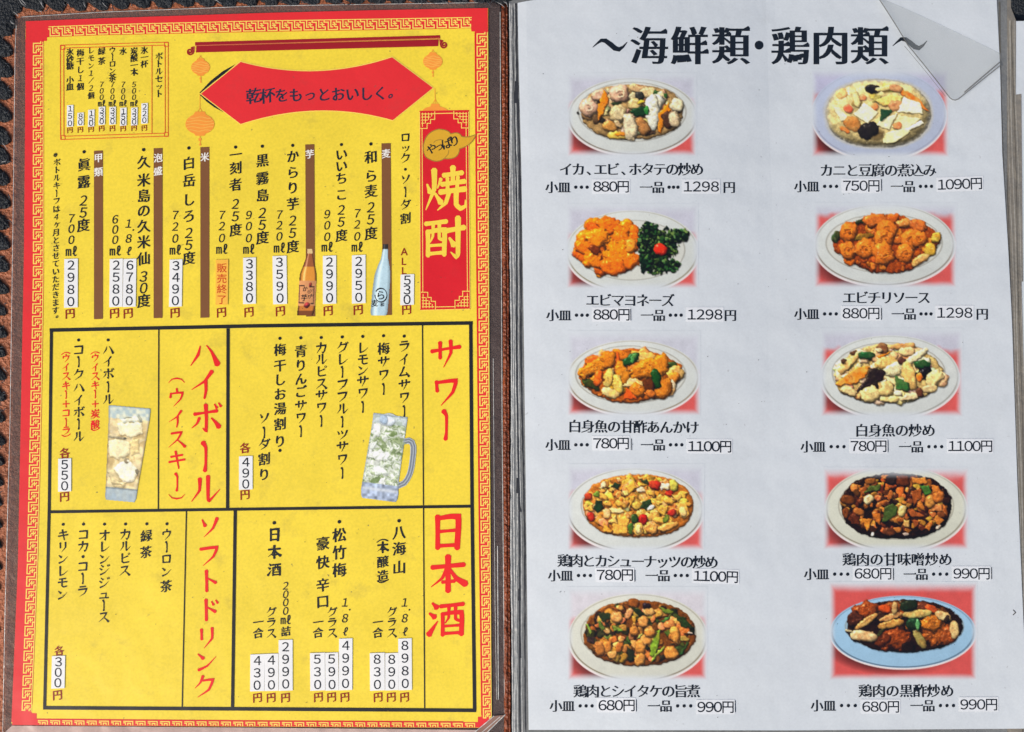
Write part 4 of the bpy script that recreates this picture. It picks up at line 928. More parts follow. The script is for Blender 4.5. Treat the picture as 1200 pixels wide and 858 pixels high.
# scallop, squid and prawns
p = Pic(664, 85, 817, 184, 640, 75, 5.36, 11); p.plate(543, 328, 410, 243, 540, 300, 338, 186)
p.E(540, 302, 322, 172, 0, (170, 140, 94), rough=.03, bev=14, tex=.05, shadow=.2, grain=.2)
p.cubes(76, 525, 290, 295, 145, [(205, 180, 138), (190, 150, 105), (222, 200, 160), (160, 120, 80)], 22, 42, 3)
for a in ((200, 305, 9, 9, 0, (40, 34, 30)), (255, 325, 40, 26, 20, (150, 118, 82)), (315, 340, 26, 30, 0, (120, 92, 62)), (345, 350, 26, 20, 0, (62, 56, 48)), (330, 195, 42, 34, 0, (222, 184, 156)), (570, 155, 55, 22, 0, (196, 164, 122)), (640, 180, 55, 36, 0, (222, 196, 150)), (585, 200, 28, 26, 0, (66, 64, 58)), (440, 246, 40, 11, -8, (52, 72, 44)), (690, 180, 22, 20, 20, (58, 96, 50)), (724, 210, 30, 42, -20, (226, 206, 160)), (752, 198, 10, 18, 0, (60, 104, 50))): p.E(*a)
p.prawn(460, 186, 60, (228, 186, 156)); p.prawn(264, 272, 58, (228, 188, 160), 40)
p.T([(365, 160), (397, 225), (370, 285), (325, 358), (322, 262)], (238, 146, 38), bev=7); p.E(450, 310, 57, 56, 0, (212, 190, 144), rough=.05, tex=.04); p.E(456, 312, 36, 36, 0, (222, 202, 158), rough=.05, shadow=.15, bev=5)
p.E(555, 250, 42, 40, 0, (224, 198, 140)); p.E(595, 240, 26, 12, -20, (226, 196, 70)); p.E(690, 235, 52, 46, 10, (232, 228, 208), tex=.05); p.E(668, 300, 44, 110, -4, (232, 230, 212), tex=.05, rough=.1)
p.T([(522, 298), (608, 262), (650, 292), (610, 328), (560, 326)], (32, 72, 42), bev=8); p.E(630, 290, 16, 26, 10, (62, 146, 70), spec=.6)
p.T([(768, 238), (705, 308), (703, 424), (722, 428), (738, 380), (730, 338), (778, 290)], (240, 148, 32), bev=6); p.E(822, 256, 44, 38, 20, (234, 222, 186)); p.E(762, 350, 32, 54, -15, (92, 62, 44)); p.E(806, 350, 36, 50, -15, (222, 202, 168))
p.E(400, 392, 48, 30, 10, (202, 150, 82)); p.E(452, 376, 36, 18, 40, (206, 180, 140)); p.E(442, 446, 58, 24, 5, (228, 196, 98)); p.E(464, 438, 34, 14, 0, (240, 150, 46), shadow=.2); p.E(605, 388, 34, 64, -32, (188, 136, 82)); p.E(528, 398, 44, 92, -8, (228, 212, 178), tex=.05)
p.cook((196, 168, 120), 4, .2, .28, 60, .3, 1)
D1 = p
# crab and tofu
p = Pic(950, 80, 1113, 185, 930, 75, 5.36, 12); p.plate(535, 315, 425, 285, 532, 310, 330, 215, rim=(180, 188, 206), lilac=(186, 184, 206), edge=(150, 150, 168), lily=.22, shade=.95)
p.E(532, 312, 326, 210, 0, (212, 192, 138), rough=.015, bev=60, tex=.0, shadow=.0, grain=.12, soft=26); p.flat = .72
p.cubes(9, 480, 190, 190, 60, [(222, 196, 130), (206, 168, 112), (230, 208, 150), (196, 150, 98)], 22, 42, 5, shadow=.2)
p.T([(640, 150), (720, 170), (800, 230), (850, 300), (800, 270), (700, 210)], (226, 132, 58), bev=6); p.E(498, 155, 48, 26, 0, (44, 40, 42)); p.E(570, 150, 60, 16, -12, (214, 190, 130)); p.E(640, 150, 44, 24, 10, (196, 140, 98)); p.T([(505, 230), (600, 190), (690, 200), (660, 250), (560, 262)], (220, 192, 112))
for a in ((340, 280, 30, 24, 20, (226, 118, 84)), (432, 212, 26, 18, 0, (224, 140, 96)), (508, 268, 22, 20, 0, (226, 140, 88)), (390, 210, 22, 60, -15, (214, 196, 140)), (640, 262, 46, 36, 0, (184, 130, 90))): p.E(*a)
p.T([(250, 275), (285, 268), (345, 345), (295, 362)], (234, 220, 180), grain=.05); p.T([(440, 244), (530, 300), (465, 375), (372, 312)], (240, 226, 186), rough=.4, grain=.05); p.T([(690, 208), (800, 248), (812, 312), (650, 300)], (240, 226, 188), rough=.4, grain=.05)
p.T([(560, 345), (650, 308), (600, 410), (515, 380)], (236, 222, 178), grain=.05); p.T([(660, 320), (800, 345), (690, 420), (610, 400)], (232, 212, 160), grain=.05); p.T([(800, 352), (818, 372), (705, 428), (690, 412)], (244, 234, 204), rough=.3, grain=.05); p.T([(560, 440), (690, 400), (730, 425), (630, 496), (562, 498)], (240, 226, 170), grain=.05)
p.T([(545, 280), (620, 290), (600, 325), (545, 358)], (36, 80, 54)); p.E(652, 388, 28, 22, 0, (230, 140, 90)); p.E(370, 375, 56, 44, 30, (188, 130, 70)); p.E(320, 410, 34, 14, 30, (216, 130, 66)); p.E(500, 440, 66, 40, 10, (120, 100, 66), shadow=0, spec=0, soft=20); p.E(466, 416, 64, 50, -30, (44, 38, 38), spec=.5)
p.cook((224, 204, 146), 3, .28, .2, 60, .06, 2)
D2 = p
# prawns in orange sauce with parsley
p = Pic(663, 238, 819, 339, 640, 230, 5.36, 13); p.plate(540, 345, 420, 258, 535, 338, 335, 188, edge=(120, 104, 70))
p.cubes(40, 380, 310, 170, 160, [(236, 128, 20), (244, 146, 34), (222, 108, 16)], 34, 66, 4, 'blob', tex=.08)
for a in ((395, 190, 78, 60, 0, (240, 126, 24)), (500, 190, 50, 46, 0, (244, 146, 30)), (322, 255, 78, 64, 0, (246, 152, 36)), (240, 320, 58, 44, 10, (230, 128, 26)), (470, 250, 64, 70, 20, (240, 136, 26)), (550, 270, 40, 90, 0, (236, 124, 26)), (300, 400, 70, 60, 10, (232, 138, 26)), (360, 400, 20, 40, 0, (90, 42, 26)), (300, 335, 40, 24, 30, (130, 64, 24)), (450, 370, 92, 96, 0, (244, 144, 28)), (420, 440, 74, 56, 0, (238, 126, 22)), (540, 400, 50, 60, 0, (240, 132, 30)), (530, 310, 36, 46, 0, (246, 158, 60))): p.E(*a, rough=.24, tex=.10, spec=.5)
R = random.Random(8)
def frond(cx, cy, a, b, n):
    p.E(cx, cy, a * 1.02, b * 1.02, 0, (26, 46, 30), rough=.5, spec=0, grain=.3, tex=.15)
    for _ in range(int(n * 1.5)):
        t = R.uniform(0, 6.28); r = math.sqrt(R.random()) * 1.08; c = R.choice([(38, 74, 42), (52, 96, 50), (76, 122, 66), (28, 52, 34), (24, 44, 30), (110, 150, 92)])
        p.E(cx + a * r * math.cos(t), cy + b * r * math.sin(t), R.uniform(7, 15), R.uniform(6, 11), R.uniform(0, 180), c, rough=.6, spec=.15, shadow=.55)
p.E(690, 330, 112, 140, 0, (30, 52, 34), rough=.4, spec=0, grain=.3, tex=.15)
for a in ((650, 240, 66, 70, 66), (760, 300, 70, 80, 66), (830, 240, 58, 34, 44), (630, 360, 42, 90, 56), (690, 420, 70, 66, 76), (780, 430, 50, 36, 40), (620, 300, 36, 50, 30)): frond(*a)
p.E(716, 334, 44, 34, 12, (222, 62, 38), rough=.03, tex=.0, spec=.6, grain=.05)
p.cook((244, 140, 24), 4, .15, .3, 90, .2, 3)
D3 = p
# prawns in chilli sauce
p = Pic(953, 237, 1122, 338, 930, 230, 5.0, 14); p.plate(532, 284, 415, 240, 530, 275, 340, 172, edge=(110, 92, 76), lily=.10)
p.T([(225, 250), (270, 190), (400, 125), (500, 105), (620, 108), (760, 165), (850, 215), (862, 270), (800, 350), (690, 430), (600, 452), (460, 448), (330, 385), (240, 320)], (168, 82, 24), bev=14, rough=1.5, tex=.1)
p.cubes(70, 545, 280, 290, 150, [(212, 120, 44), (190, 96, 30), (222, 138, 60), (170, 84, 28)], 12, 30, 6, 'blob', spec=.4)
for a in ((250, 235, 24, 34, 20, (70, 92, 54)), (390, 145, 34, 16, -20, (52, 66, 40)), (480, 140, 74, 40, 0, (216, 128, 56)), (580, 130, 40, 30, 0, (206, 112, 44)), (648, 158, 44, 26, -10, (222, 160, 92)), (730, 175, 50, 36, 20, (214, 126, 60)), (835, 240, 30, 34, 0, (220, 196, 92)), (800, 310, 34, 40, 0, (224, 190, 82)), (740, 372, 58, 26, -30, (226, 186, 120)), (410, 235, 60, 18, -10, (150, 122, 50))): p.E(*a)
for x, y, r in ((318, 208, 56), (318, 316, 54), (420, 306, 62), (545, 195, 58), (530, 245, 56), (528, 338, 66), (690, 250, 62), (650, 335, 56), (735, 250, 46)): p.prawn(x, y, r, (226, 136, 52), R.uniform(0, 360))
p.cook((206, 112, 34), 5, .3, .45, 120, .4, 4)
D4 = p
# white fish in sweet vinegar sauce
p = Pic(664, 387, 822, 488, 640, 380, 5.36, 15); p.plate(545, 335, 418, 236, 530, 315, 345, 180, lily=.42, edge=(120, 96, 66), lilac=(198, 198, 206))
p.T([(196, 310), (260, 220), (420, 160), (560, 150), (740, 190), (850, 260), (856, 330), (790, 410), (700, 462), (560, 494), (420, 486), (300, 440), (215, 370)], (184, 104, 28), bev=12, rough=1.5)
p.cubes(54, 525, 310, 295, 140, [(222, 150, 54), (206, 124, 36), (230, 184, 110)], 22, 46, 7)
for a in ((290, 226, 56, 30, -10, (232, 118, 44)), (355, 190, 26, 34, 20, (226, 190, 140)), (620, 205, 76, 26, -5, (230, 194, 120)), (460, 190, 60, 30, 10, (222, 134, 40)), (280, 375, 60, 26, 25, (70, 84, 38)), (440, 225, 28, 40, 0, (222, 100, 36)), (795, 258, 32, 24, 10, (66, 92, 46)), (810, 310, 56, 50, -40, (230, 190, 120)), (800, 330, 34, 30, 0, (226, 150, 60)), (780, 400, 34, 50, 10, (236, 214, 176))): p.E(*a)
p.E(315, 262, 122, 42, -28, (226, 146, 40), rough=.2, tex=.2); p.E(390, 220, 46, 52, 0, (222, 140, 40), rough=.2); p.E(480, 300, 40, 72, -20, (218, 146, 46)); p.E(640, 275, 120, 52, -24, (224, 144, 44), rough=.22, tex=.2); p.E(720, 250, 50, 70, 0, (226, 148, 46)); p.E(720, 400, 66, 70, 0, (222, 142, 48))
p.E(528, 222, 58, 26, -38, (42, 90, 46), spec=.5); p.E(545, 215, 12, 34, 30, (90, 150, 84), shadow=0); p.E(688, 342, 30, 66, -6, (34, 84, 36), rough=.06, spec=.6); p.E(640, 385, 36, 40, 0, (104, 56, 26))
p.E(326, 340, 28, 50, 12, (232, 116, 38)); p.E(392, 335, 30, 60, 12, (226, 200, 118), rough=.06); p.E(448, 380, 32, 64, -8, (224, 204, 120), rough=.06); p.E(400, 430, 58, 30, 18, (232, 208, 148), rough=.06); p.T([(478, 388), (530, 330), (608, 358), (610, 388)], (234, 210, 156)); p.E(570, 415, 50, 46, 0, (224, 142, 46)); p.T([(486, 472), (500, 394), (576, 466)], (230, 104, 34)); p.E(655, 436, 34, 24, 30, (196, 118, 50)); p.E(336, 440, 14, 8, 0, (220, 140, 60))
p.cook((216, 132, 36), 5, .25, .45, 90, .35, 5)
D5 = p
# white fish with mushrooms
p = Pic(961, 384, 1129, 489, 930, 380, 5.0, 16); p.plate(565, 307, 408, 243, 556, 285, 330, 178, edge=(130, 124, 112), lily=.20)
p.T([(235, 300), (260, 230), (360, 150), (480, 118), (700, 120), (830, 200), (880, 270), (850, 350), (780, 420), (640, 460), (420, 460), (270, 400)], (196, 168, 110), bev=14, rough=1.5, tex=.04)
p.cubes(70, 555, 290, 300, 150, [(226, 200, 140), (232, 212, 164), (214, 180, 112), (238, 222, 180)], 26, 54, 9)
for a in ((320, 230, 80, 26, -42, (226, 186, 120)), (290, 215, 14, 12, 0, (96, 60, 40)), (345, 165, 20, 10, -20, (110, 70, 46)), (520, 140, 36, 30, 20, (150, 100, 64)), (500, 152, 22, 14, 0, (230, 206, 170)), (640, 128, 66, 20, -4, (206, 150, 92)), (660, 160, 50, 26, 0, (226, 190, 140)), (700, 200, 90, 22, -35, (238, 222, 180))): p.E(*a)
p.E(430, 182, 50, 22, 4, (44, 100, 52), spec=.5); p.T([(490, 185), (580, 152), (560, 172), (500, 200)], (240, 140, 40)); p.E(540, 225, 72, 34, -8, (226, 184, 110)); p.E(590, 265, 60, 40, -20, (226, 216, 176)); p.E(634, 212, 24, 20, 20, (96, 58, 50))
p.T([(245, 350), (310, 290), (380, 250), (446, 244), (420, 310), (370, 345), (260, 362)], (236, 146, 50), bev=7); p.T([(445, 262), (470, 250), (500, 265), (538, 275), (520, 325), (490, 335), (490, 380), (450, 372), (420, 370), (370, 408), (358, 395), (420, 330)], (50, 34, 36), bev=9, tex=.15, spec=.5)
p.E(678, 300, 40, 86, -16, (230, 188, 116), rough=.1); p.E(752, 232, 48, 26, 0, (40, 100, 48), spec=.5); p.E(768, 280, 46, 46, 0, (32, 28, 32), rough=.4, spec=.7, tex=.3); p.E(738, 310, 16, 26, 0, (240, 140, 50)); p.E(820, 320, 60, 46, -40, (234, 208, 150)); p.E(800, 375, 44, 24, 0, (232, 204, 150))
p.T([(592, 296), (640, 330), (645, 388), (598, 380)], (72, 124, 62)); p.E(655, 368, 22, 30, 0, (58, 116, 56), spec=.5); p.E(450, 410, 60, 46, -20, (230, 206, 146)); p.E(545, 380, 46, 46, 0, (226, 196, 132)); p.E(610, 405, 30, 16, 0, (236, 226, 200)); p.E(680, 424, 60, 20, -12, (230, 204, 160)); p.E(738, 400, 20, 24, -20, (110, 66, 46)); p.E(560, 440, 54, 18, 0, (226, 200, 140)); p.E(320, 390, 56, 24, 20, (228, 200, 146))
p.cook((216, 190, 130), 4, .36, .26, 80, .3, 6)
D6 = p
# chicken with cashew nuts
p = Pic(664, 543, 826, 646, 640, 535, 5.36, 17); p.plate(558, 335, 432, 264, 570, 310, 350, 200, edge=(90, 74, 60), lily=.30)
p.E(575, 310, 345, 198, 0, (190, 120, 46), rough=.02, bev=12, tex=.05, shadow=.25); p.cubes(230, 570, 305, 322, 178, [(228, 178, 88), (238, 192, 96), (214, 160, 80), (226, 188, 124), (206, 142, 62)], 17, 36, 10, shadow=.6)
for x, y, r in ((355, 250, 30), (470, 300, 30), (385, 295, 24), (710, 400, 32), (655, 230, 24), (770, 280, 30)): p.E(x, y, r * 1.2, r * .7, 30, (232, 182, 90), rough=.08); p.E(x + 2, y + r * .45, r * .5, r * .2, 20, (150, 100, 44), shadow=0)
for a in ((265, 250, 28, 26, 0, (192, 62, 40)), (318, 235, 20, 18, 0, (110, 150, 60)), (675, 178, 40, 28, 8, (206, 66, 46)), (772, 230, 26, 24, 0, (202, 60, 44)), (278, 378, 22, 30, -30, (206, 52, 36)), (606, 392, 28, 36, 8, (206, 34, 34)), (790, 350, 26, 24, 0, (208, 60, 50)), (752, 390, 20, 30, 20, (120, 150, 60)), (555, 388, 26, 32, 0, (60, 92, 42)), (530, 455, 16, 40, 6, (72, 120, 44))): p.E(*a, rough=.1, spec=.4)
for pts, c in (([(405, 190), (425, 160), (462, 172), (445, 204)], (50, 74, 44)), ([(592, 150), (630, 138), (645, 168), (635, 182)], (58, 82, 50)), ([(298, 330), (312, 272), (352, 276), (355, 330), (325, 356)], (36, 66, 40)), ([(592, 315), (605, 280), (655, 270), (665, 300), (625, 336)], (44, 78, 44)), ([(335, 170), (370, 155), (378, 190), (345, 196)], (238, 226, 196)), ([(562, 195), (610, 192), (622, 222), (570, 226)], (240, 232, 214)), ([(716, 170), (770, 170), (776, 206), (720, 208)], (238, 232, 220)), ([(410, 365), (520, 392), (505, 490), (415, 482)], (240, 186, 92)), ([(380, 415), (440, 362), (445, 420)], (238, 200, 120)), ([(360, 415), (412, 462), (405, 482), (358, 472)], (236, 176, 74)), ([(685, 300), (770, 315), (740, 370), (700, 356)], (236, 190, 92)), ([(662, 262), (735, 290), (700, 308)], (238, 196, 100)), ([(525, 250), (560, 250), (520, 345)], (234, 180, 80)), ([(790, 236), (850, 240), (830, 290)], (236, 190, 100)), ([(240, 335), (292, 288), (298, 350)], (232, 180, 90)), ([(500, 190), (545, 150), (568, 190), (520, 232)], (236, 184, 84)), ([(575, 155), (632, 180), (580, 192)], (240, 190, 86))): p.T(pts, c, bev=6)
p.E(430, 342, 58, 16, 0, (240, 214, 160), rough=.05); p.E(378, 358, 22, 34, 0, (236, 206, 150)); p.E(860, 335, 34, 52, -16, (236, 184, 96), rough=.05, bev=6); p.E(858, 345, 22, 34, -16, (240, 210, 150), shadow=.1); p.E(580, 455, 30, 42, 0, (228, 190, 110), rough=.05, bev=6); p.E(580, 455, 20, 30, 0, (238, 216, 160), shadow=.2); p.E(655, 450, 44, 36, 0, (222, 168, 96), rough=.3, tex=.2); p.E(655, 320, 22, 14, -30, (236, 232, 220)); p.E(770, 436, 66, 22, -20, (226, 172, 96))
p.cook((214, 150, 66), 4, .28, .4, 110, .35, 7)
D7 = p
# chicken in sweet bean paste
p = Pic(964, 547, 1136, 645, 930, 535, 5.0, 18); p.plate(600, 305, 418, 250, 600, 290, 336, 194, rim=(208, 208, 188), edge=(110, 96, 76), lily=.06, lilac=(220, 150, 150))
p.E(600, 290, 326, 192, 0, (46, 27, 20), rough=.03, bev=14, tex=.1, shadow=.2, spec=.4); p.cubes(210, 595, 275, 310, 170, [(164, 96, 42), (204, 132, 60), (112, 62, 34), (216, 150, 74), (76, 44, 30)], 13, 32, 12, shadow=.7, spec=.5)
for pts, c in (([(405, 215), (450, 170), (508, 165), (505, 195), (440, 206)], (92, 112, 52)), ([(515, 385), (530, 300), (575, 275), (612, 295), (600, 340), (545, 380)], (84, 104, 50)), ([(735, 172), (790, 168), (810, 212), (770, 228)], (82, 130, 58)), ([(690, 125), (770, 120), (786, 152), (740, 168), (700, 155)], (222, 148, 68)), ([(805, 165), (850, 170), (862, 208), (815, 210)], (218, 140, 62)), ([(780, 390), (815, 380), (800, 436), (762, 420)], (206, 128, 54)), ([(840, 340), (882, 372), (850, 408), (820, 370)], (220, 146, 66)), ([(460, 330), (512, 332), (510, 402), (480, 380)], (206, 128, 54)), ([(400, 360), (460, 365), (430, 436)], (224, 150, 60)), ([(690, 200), (750, 190), (750, 240), (700, 290)], (170, 96, 44)), ([(745, 250), (775, 320), (720, 300)], (210, 136, 60)), ([(815, 275), (870, 280), (868, 322), (800, 318)], (222, 150, 90)), ([(330, 345), (385, 330), (390, 400), (335, 396)], (110, 56, 30)), ([(640, 370), (680, 372), (676, 415), (644, 412)], (226, 182, 110)), ([(690, 370), (745, 378), (715, 420)], (178, 100, 50)), ([(680, 305), (770, 345), (740, 358), (680, 350)], (180, 104, 52))): p.T(pts, c, bev=6, spec=.35)
for a in ((440, 250, 32, 26, -40, (234, 218, 170)), (636, 318, 24, 36, 20, (226, 206, 140)), (798, 262, 32, 38, 0, (214, 156, 82)), (315, 250, 44, 28, 10, (130, 76, 34)), (380, 322, 32, 22, 10, (190, 122, 60)), (605, 428, 26, 18, 0, (206, 136, 66)), (305, 330, 22, 34, 0, (150, 86, 40)), (640, 140, 40, 36, 0, (120, 64, 36)), (570, 135, 34, 28, 0, (60, 44, 40)), (450, 145, 34, 20, -10, (170, 110, 50)), (850, 235, 36, 34, 0, (206, 130, 60)), (566, 225, 16, 26, 0, (200, 124, 60)), (895, 260, 26, 24, 0, (60, 36, 30)), (560, 440, 40, 26, 10, (110, 64, 36)), (460, 455, 10, 12, 0, (230, 226, 210)), (655, 455, 18, 8, 0, (200, 190, 180)), (845, 415, 18, 9, -30, (220, 214, 200))): p.E(*a, rough=.12, spec=.4)
p.cook((120, 68, 30), 3, .2, .5, 120, .3, 8)
D8 = p
# chicken and shiitake
p = Pic(664, 687, 830, 798, 640, 685, 5.0, 19); p.plate(538, 310, 410, 258, 540, 285, 336, 192, rim=(206, 206, 190), edge=(100, 80, 54), lily=.30, lilac=(206, 201, 205))
p.E(545, 285, 326, 190, 0, (136, 82, 30), rough=.02, bev=10, tex=.05, shadow=.2); p.cubes(110, 540, 280, 305, 172, [(66, 82, 42), (50, 56, 34), (150, 92, 42), (120, 74, 34), (84, 100, 48), (60, 44, 34)], 20, 42, 13, shadow=.5)
p.cubes(64, 530, 290, 285, 160, [(222, 164, 94), (206, 142, 72), (230, 178, 112)], 17, 33, 14, 'blob', shadow=.7)
for pts, c in (([(600, 415), (635, 270), (665, 262), (668, 320), (640, 405), (622, 424)], (138, 168, 58)), ([(605, 458), (640, 405), (690, 358), (694, 370), (640, 430)], (150, 178, 76)), ([(225, 230), (240, 228), (272, 280), (262, 296)], (150, 176, 80)), ([(300, 220), (320, 215), (345, 265), (320, 280)], (96, 130, 60)), ([(378, 240), (440, 258), (450, 272), (400, 268)], (128, 160, 70)), ([(660, 130), (750, 160), (730, 176), (680, 160)], (110, 150, 60)), ([(780, 415), (820, 335), (835, 345), (800, 405)], (60, 104, 52)), ([(480, 120), (560, 150), (590, 180), (540, 180)], (44, 62, 34)), ([(520, 318), (560, 285), (568, 292), (530, 322)], (170, 196, 110)), ([(665, 215), (730, 180), (720, 200), (690, 225)], (84, 140, 70)), ([(760, 190), (800, 185), (850, 240), (855, 262), (800, 250)], (52, 74, 36)), ([(470, 440), (480, 370), (520, 395), (505, 445)], (40, 56, 40)), ([(300, 170), (370, 165), (390, 200), (330, 215)], (52, 68, 40)), ([(240, 300), (285, 312), (280, 345), (240, 330)], (74, 58, 62))): p.T(pts, c, bev=5)
for a in ((570, 216, 30, 34, 0, (224, 166, 96)), (725, 235, 36, 24, 0, (206, 140, 80)), (752, 295, 30, 52, -8, (230, 168, 88)), (730, 400, 44, 40, 0, (226, 162, 84)), (585, 325, 34, 32, 0, (226, 168, 96)), (548, 370, 34, 40, 0, (220, 160, 84)), (545, 438, 32, 38, 10, (226, 168, 94)), (360, 362, 24, 36, 10, (214, 148, 76)), (388, 412, 30, 24, 10, (232, 180, 110)), (516, 272, 30, 30, 0, (218, 156, 84)), (606, 280, 34, 26, 0, (222, 160, 86)), (432, 135, 24, 18, 0, (232, 180, 104)), (600, 158, 32, 22, 0, (230, 186, 120)), (430, 365, 18, 34, 10, (190, 120, 60)), (436, 322, 16, 14, 0, (226, 170, 100)), (410, 190, 36, 34, 0, (230, 176, 110)), (588, 124, 20, 18, 0, (46, 34, 40)), (310, 380, 26, 38, -10, (190, 130, 70)), (845, 284, 16, 5, 0, (232, 220, 210))): p.E(*a, rough=.16, spec=.3)
p.cook((150, 92, 36), 4, .3, .5, 90, .4, 9)
D9 = p
# chicken in black vinegar, blue plate
p = Pic(971, 681, 1146, 798, 940, 680, 5.0, 20); p.plate(590, 302, 428, 212, 598, 270, 345, 150, rim=(152, 190, 214), red=(212, 82, 76), lilac=(218, 92, 88), edge=(60, 74, 90), lily=.02)
p.E(600, 268, 338, 152, 0, (50, 30, 24), rough=.04, bev=10, tex=.08, shadow=.3, spec=.3); p.cubes(28, 580, 210, 270, 80, [(120, 66, 30), (176, 108, 46), (84, 48, 30)], 20, 40, 15, spec=.4)
for a in ((370, 180, 80, 50, -20, (164, 84, 34)), (310, 225, 50, 44, -20, (96, 52, 34)), (520, 160, 50, 34, 0, (176, 100, 46)), (700, 155, 50, 26, 0, (120, 66, 40)), (540, 340, 100, 62, -8, (160, 82, 34)), (780, 300, 96, 84, 0, (182, 104, 42)), (760, 250, 60, 50, 0, (206, 132, 50)), (850, 320, 44, 56, 0, (170, 92, 40)), (470, 350, 40, 36, 0, (130, 66, 32))): p.E(*a, rough=.32, tex=.2, spec=.6)
for a in ((482, 166, 38, 26, 10, (224, 102, 42)), (758, 166, 40, 22, 25, (218, 104, 50)), (376, 240, 80, 20, -34, (224, 186, 116)), (520, 214, 70, 18, -18, (222, 176, 116)), (520, 256, 82, 22, -12, (208, 164, 92)), (670, 196, 84, 24, -4, (220, 206, 132)), (540, 160, 16, 36, 0, (206, 176, 120)), (826, 208, 50, 28, 20, (234, 208, 150)), (890, 288, 26, 54, -8, (232, 204, 146)), (360, 326, 80, 34, 6, (232, 210, 160)), (690, 344, 24, 66, -28, (176, 160, 96)), (626, 150, 50, 34, -10, (44, 62, 40)), (650, 256, 44, 36, 0, (46, 76, 48)), (676, 262, 12, 34, 0, (110, 170, 110)), (460, 305, 30, 12, -50, (76, 84, 50)), (846, 226, 14, 24, 20, (60, 46, 34)), (620, 392, 40, 30, 0, (44, 30, 26)), (272, 294, 22, 6, 10, (206, 190, 150))): p.E(*a, rough=.08, spec=.4)
p.cook((110, 58, 26), 3, .3, .42, 110, .3, 10)
D10 = p

for pic, lb in ((D1, 'photo of scallop, squid and prawn stir fry with a green pepper piece'), (D2, 'photo of pale soup with square tofu pieces'), (D3, 'photo of orange coated prawns beside green parsley and a red tomato'), (D4, 'photo of curled prawns in reddish orange sauce'),
                (D5, 'photo of fried fish pieces with green peppers and carrot in orange sauce'), (D6, 'photo of pale fish and mushrooms with black fungus'), (D7, 'photo of diced yellow chicken with cashew nuts and red pepper'), (D8, 'photo of diced chicken in dark brown sauce'),
                (D9, 'photo of chicken with green vegetable stems'), (D10, 'photo of a blue plate of meat in black sauce')):
    pic.finish('dish_photo', fp, lb, KP)

# ---- writing on the food page
KT = KF + 0.10
it = [('〜', 712, 54, 46, 'title', 0, .95)] + [(c, x, 53.4, 48.5, 'title', 0, .93) for c, x in (('海', 760.5), ('鮮', 808), ('類', 856.5), ('鶏', 926), ('肉', 973.2), ('類', 1019))]
g = G(); 
title = text_obj('page_title', it[1:] + [('・', 889.5, 53, 42, 'title', 0, 1)], M_blue, fp, KT)
g = G()
for x0, x1, yc in ((694.5, 735, 53), (1046, 1086.5, 51.4)):
    Q = [(x0, yc + 2.6), (x0 + 5, yc - 1.8), (x0 + 10, yc - 5.6), (x0 + 15, yc - 5.2), (x0 + 21, yc - .8), (x0 + 26, yc + 3.6), (x0 + 31, yc + 5), (x0 + 36, yc + 1.6), (x1, yc - 3.6)]
    g = G(); g.strip(Q, [.6, 2.0, 3.8, 5.2, 6, 6, 4.8, 2.6, .8], KT, step=3); g.obj('title_wave', M_blue, title)
def st_h(x0, x1, y, s, y1=None, hh=8.4, size=15.6, tall=0):
    y1 = y if y1 is None else y1; g = G(); g.slab((x0, y - hh), (x1, y1 - hh), (x1 + .2, y1 + hh), (x0 + .2, y + hh), KF + .06, KF + .17); b = g.obj('price_sticker', M_stickR, fp)
    htext('price_digits', s, x0 + 1.2, x1 - 0.8, y, size, M_blue, b, KF + .19, style='light', y1=y1)
def price(x, y, xs, s1, xi, xj, s2, tail=None, dy2=0, y1=None, sy=0):
    """small plate and full plate prices on one line"""
    htext('price_label', '小皿', x, x + 29.5, y, 15.2, M_blue, fp, KT); dots(x + 33, xs[0] - 2, y)
    st_h(xs[0], xs[1], y - 1 + sy, s1); htext('price_label', '一品', xi, xi + 28.5, y, 15, M_blue, fp, KT); dots(xi + 32, xj[0] - 2, y)
    st_h(xj[0], xj[1], y - 1 + dy2, s2, y1=None if y1 is None else y - 1 + y1)
    if tail: htext('yen_mark', '円', tail - 6.5, tail + 7.5, y, 15, M_blue, fp, KT)
def dots(a, b, y):
    g = G()
    for i in range(3): g.disc(a + (b - a) * (i + .4) / 3, y, 2.0, 2.0, KT, 12)
    g.obj('price_dots', M_blue, fp)
def dish(s, x0, x1, y, y1=None): htext('dish_name', s, x0, x1, y, 16.4, M_blue, fp, KT, y1=y1)
dish('イカ、エビ、ホタテの炒め', 656, 824, 198.4); price(639, 219.5, (694, 738), '880円', 750, (799.5, 844), '1298', 854)
dish('カニと豆腐の煮込み', 961, 1097, 199.6); price(930.5, 218.5, (986.5, 1032), '750円', 1044, (1097.5, 1152), '1090円', dy2=-1, y1=-3)
dish('エビマヨネーズ', 687, 790, 351.6, 352.2); price(640, 369.5, (694, 739), '880円', 751, (804, 848), '1298', 855.4)
dish('エビチリソース', 988, 1090, 348.8); price(930.5, 368, (986, 1032), '880円', 1045, (1096.5, 1141), '1298', 1150.5, dy2=-.6)
dish('白身魚の甘酢あんかけ', 666, 819, 499.4, 501); price(639, 521.4, (694, 738), '780円', 751, (805, 858), '1100円', dy2=2.4, sy=-1, y1=2.8)
dish('白身魚の炒め', 1002, 1096, 504.4); price(938, 523.6, (995.5, 1040), '780円', 1053.5, (1110, 1164), '1100円')
dish('鶏肉とカシューナッツの炒め', 654, 841, 657, 659); price(642, 674.6, (698, 743), '780円', 756.5, (811.5, 866), '1100円', y1=2.6, dy2=1)
dish('鶏肉の甘味噌炒め', 987, 1116, 655.6); price(942, 673, (1000, 1046), '680円', 1059, (1116, 1161), '990円')
dish('鶏肉とシイタケの旨煮', 672.5, 820, 810); price(644, 827.4, (700, 745), '680円', 759, (816, 861), '990円', dy2=2)
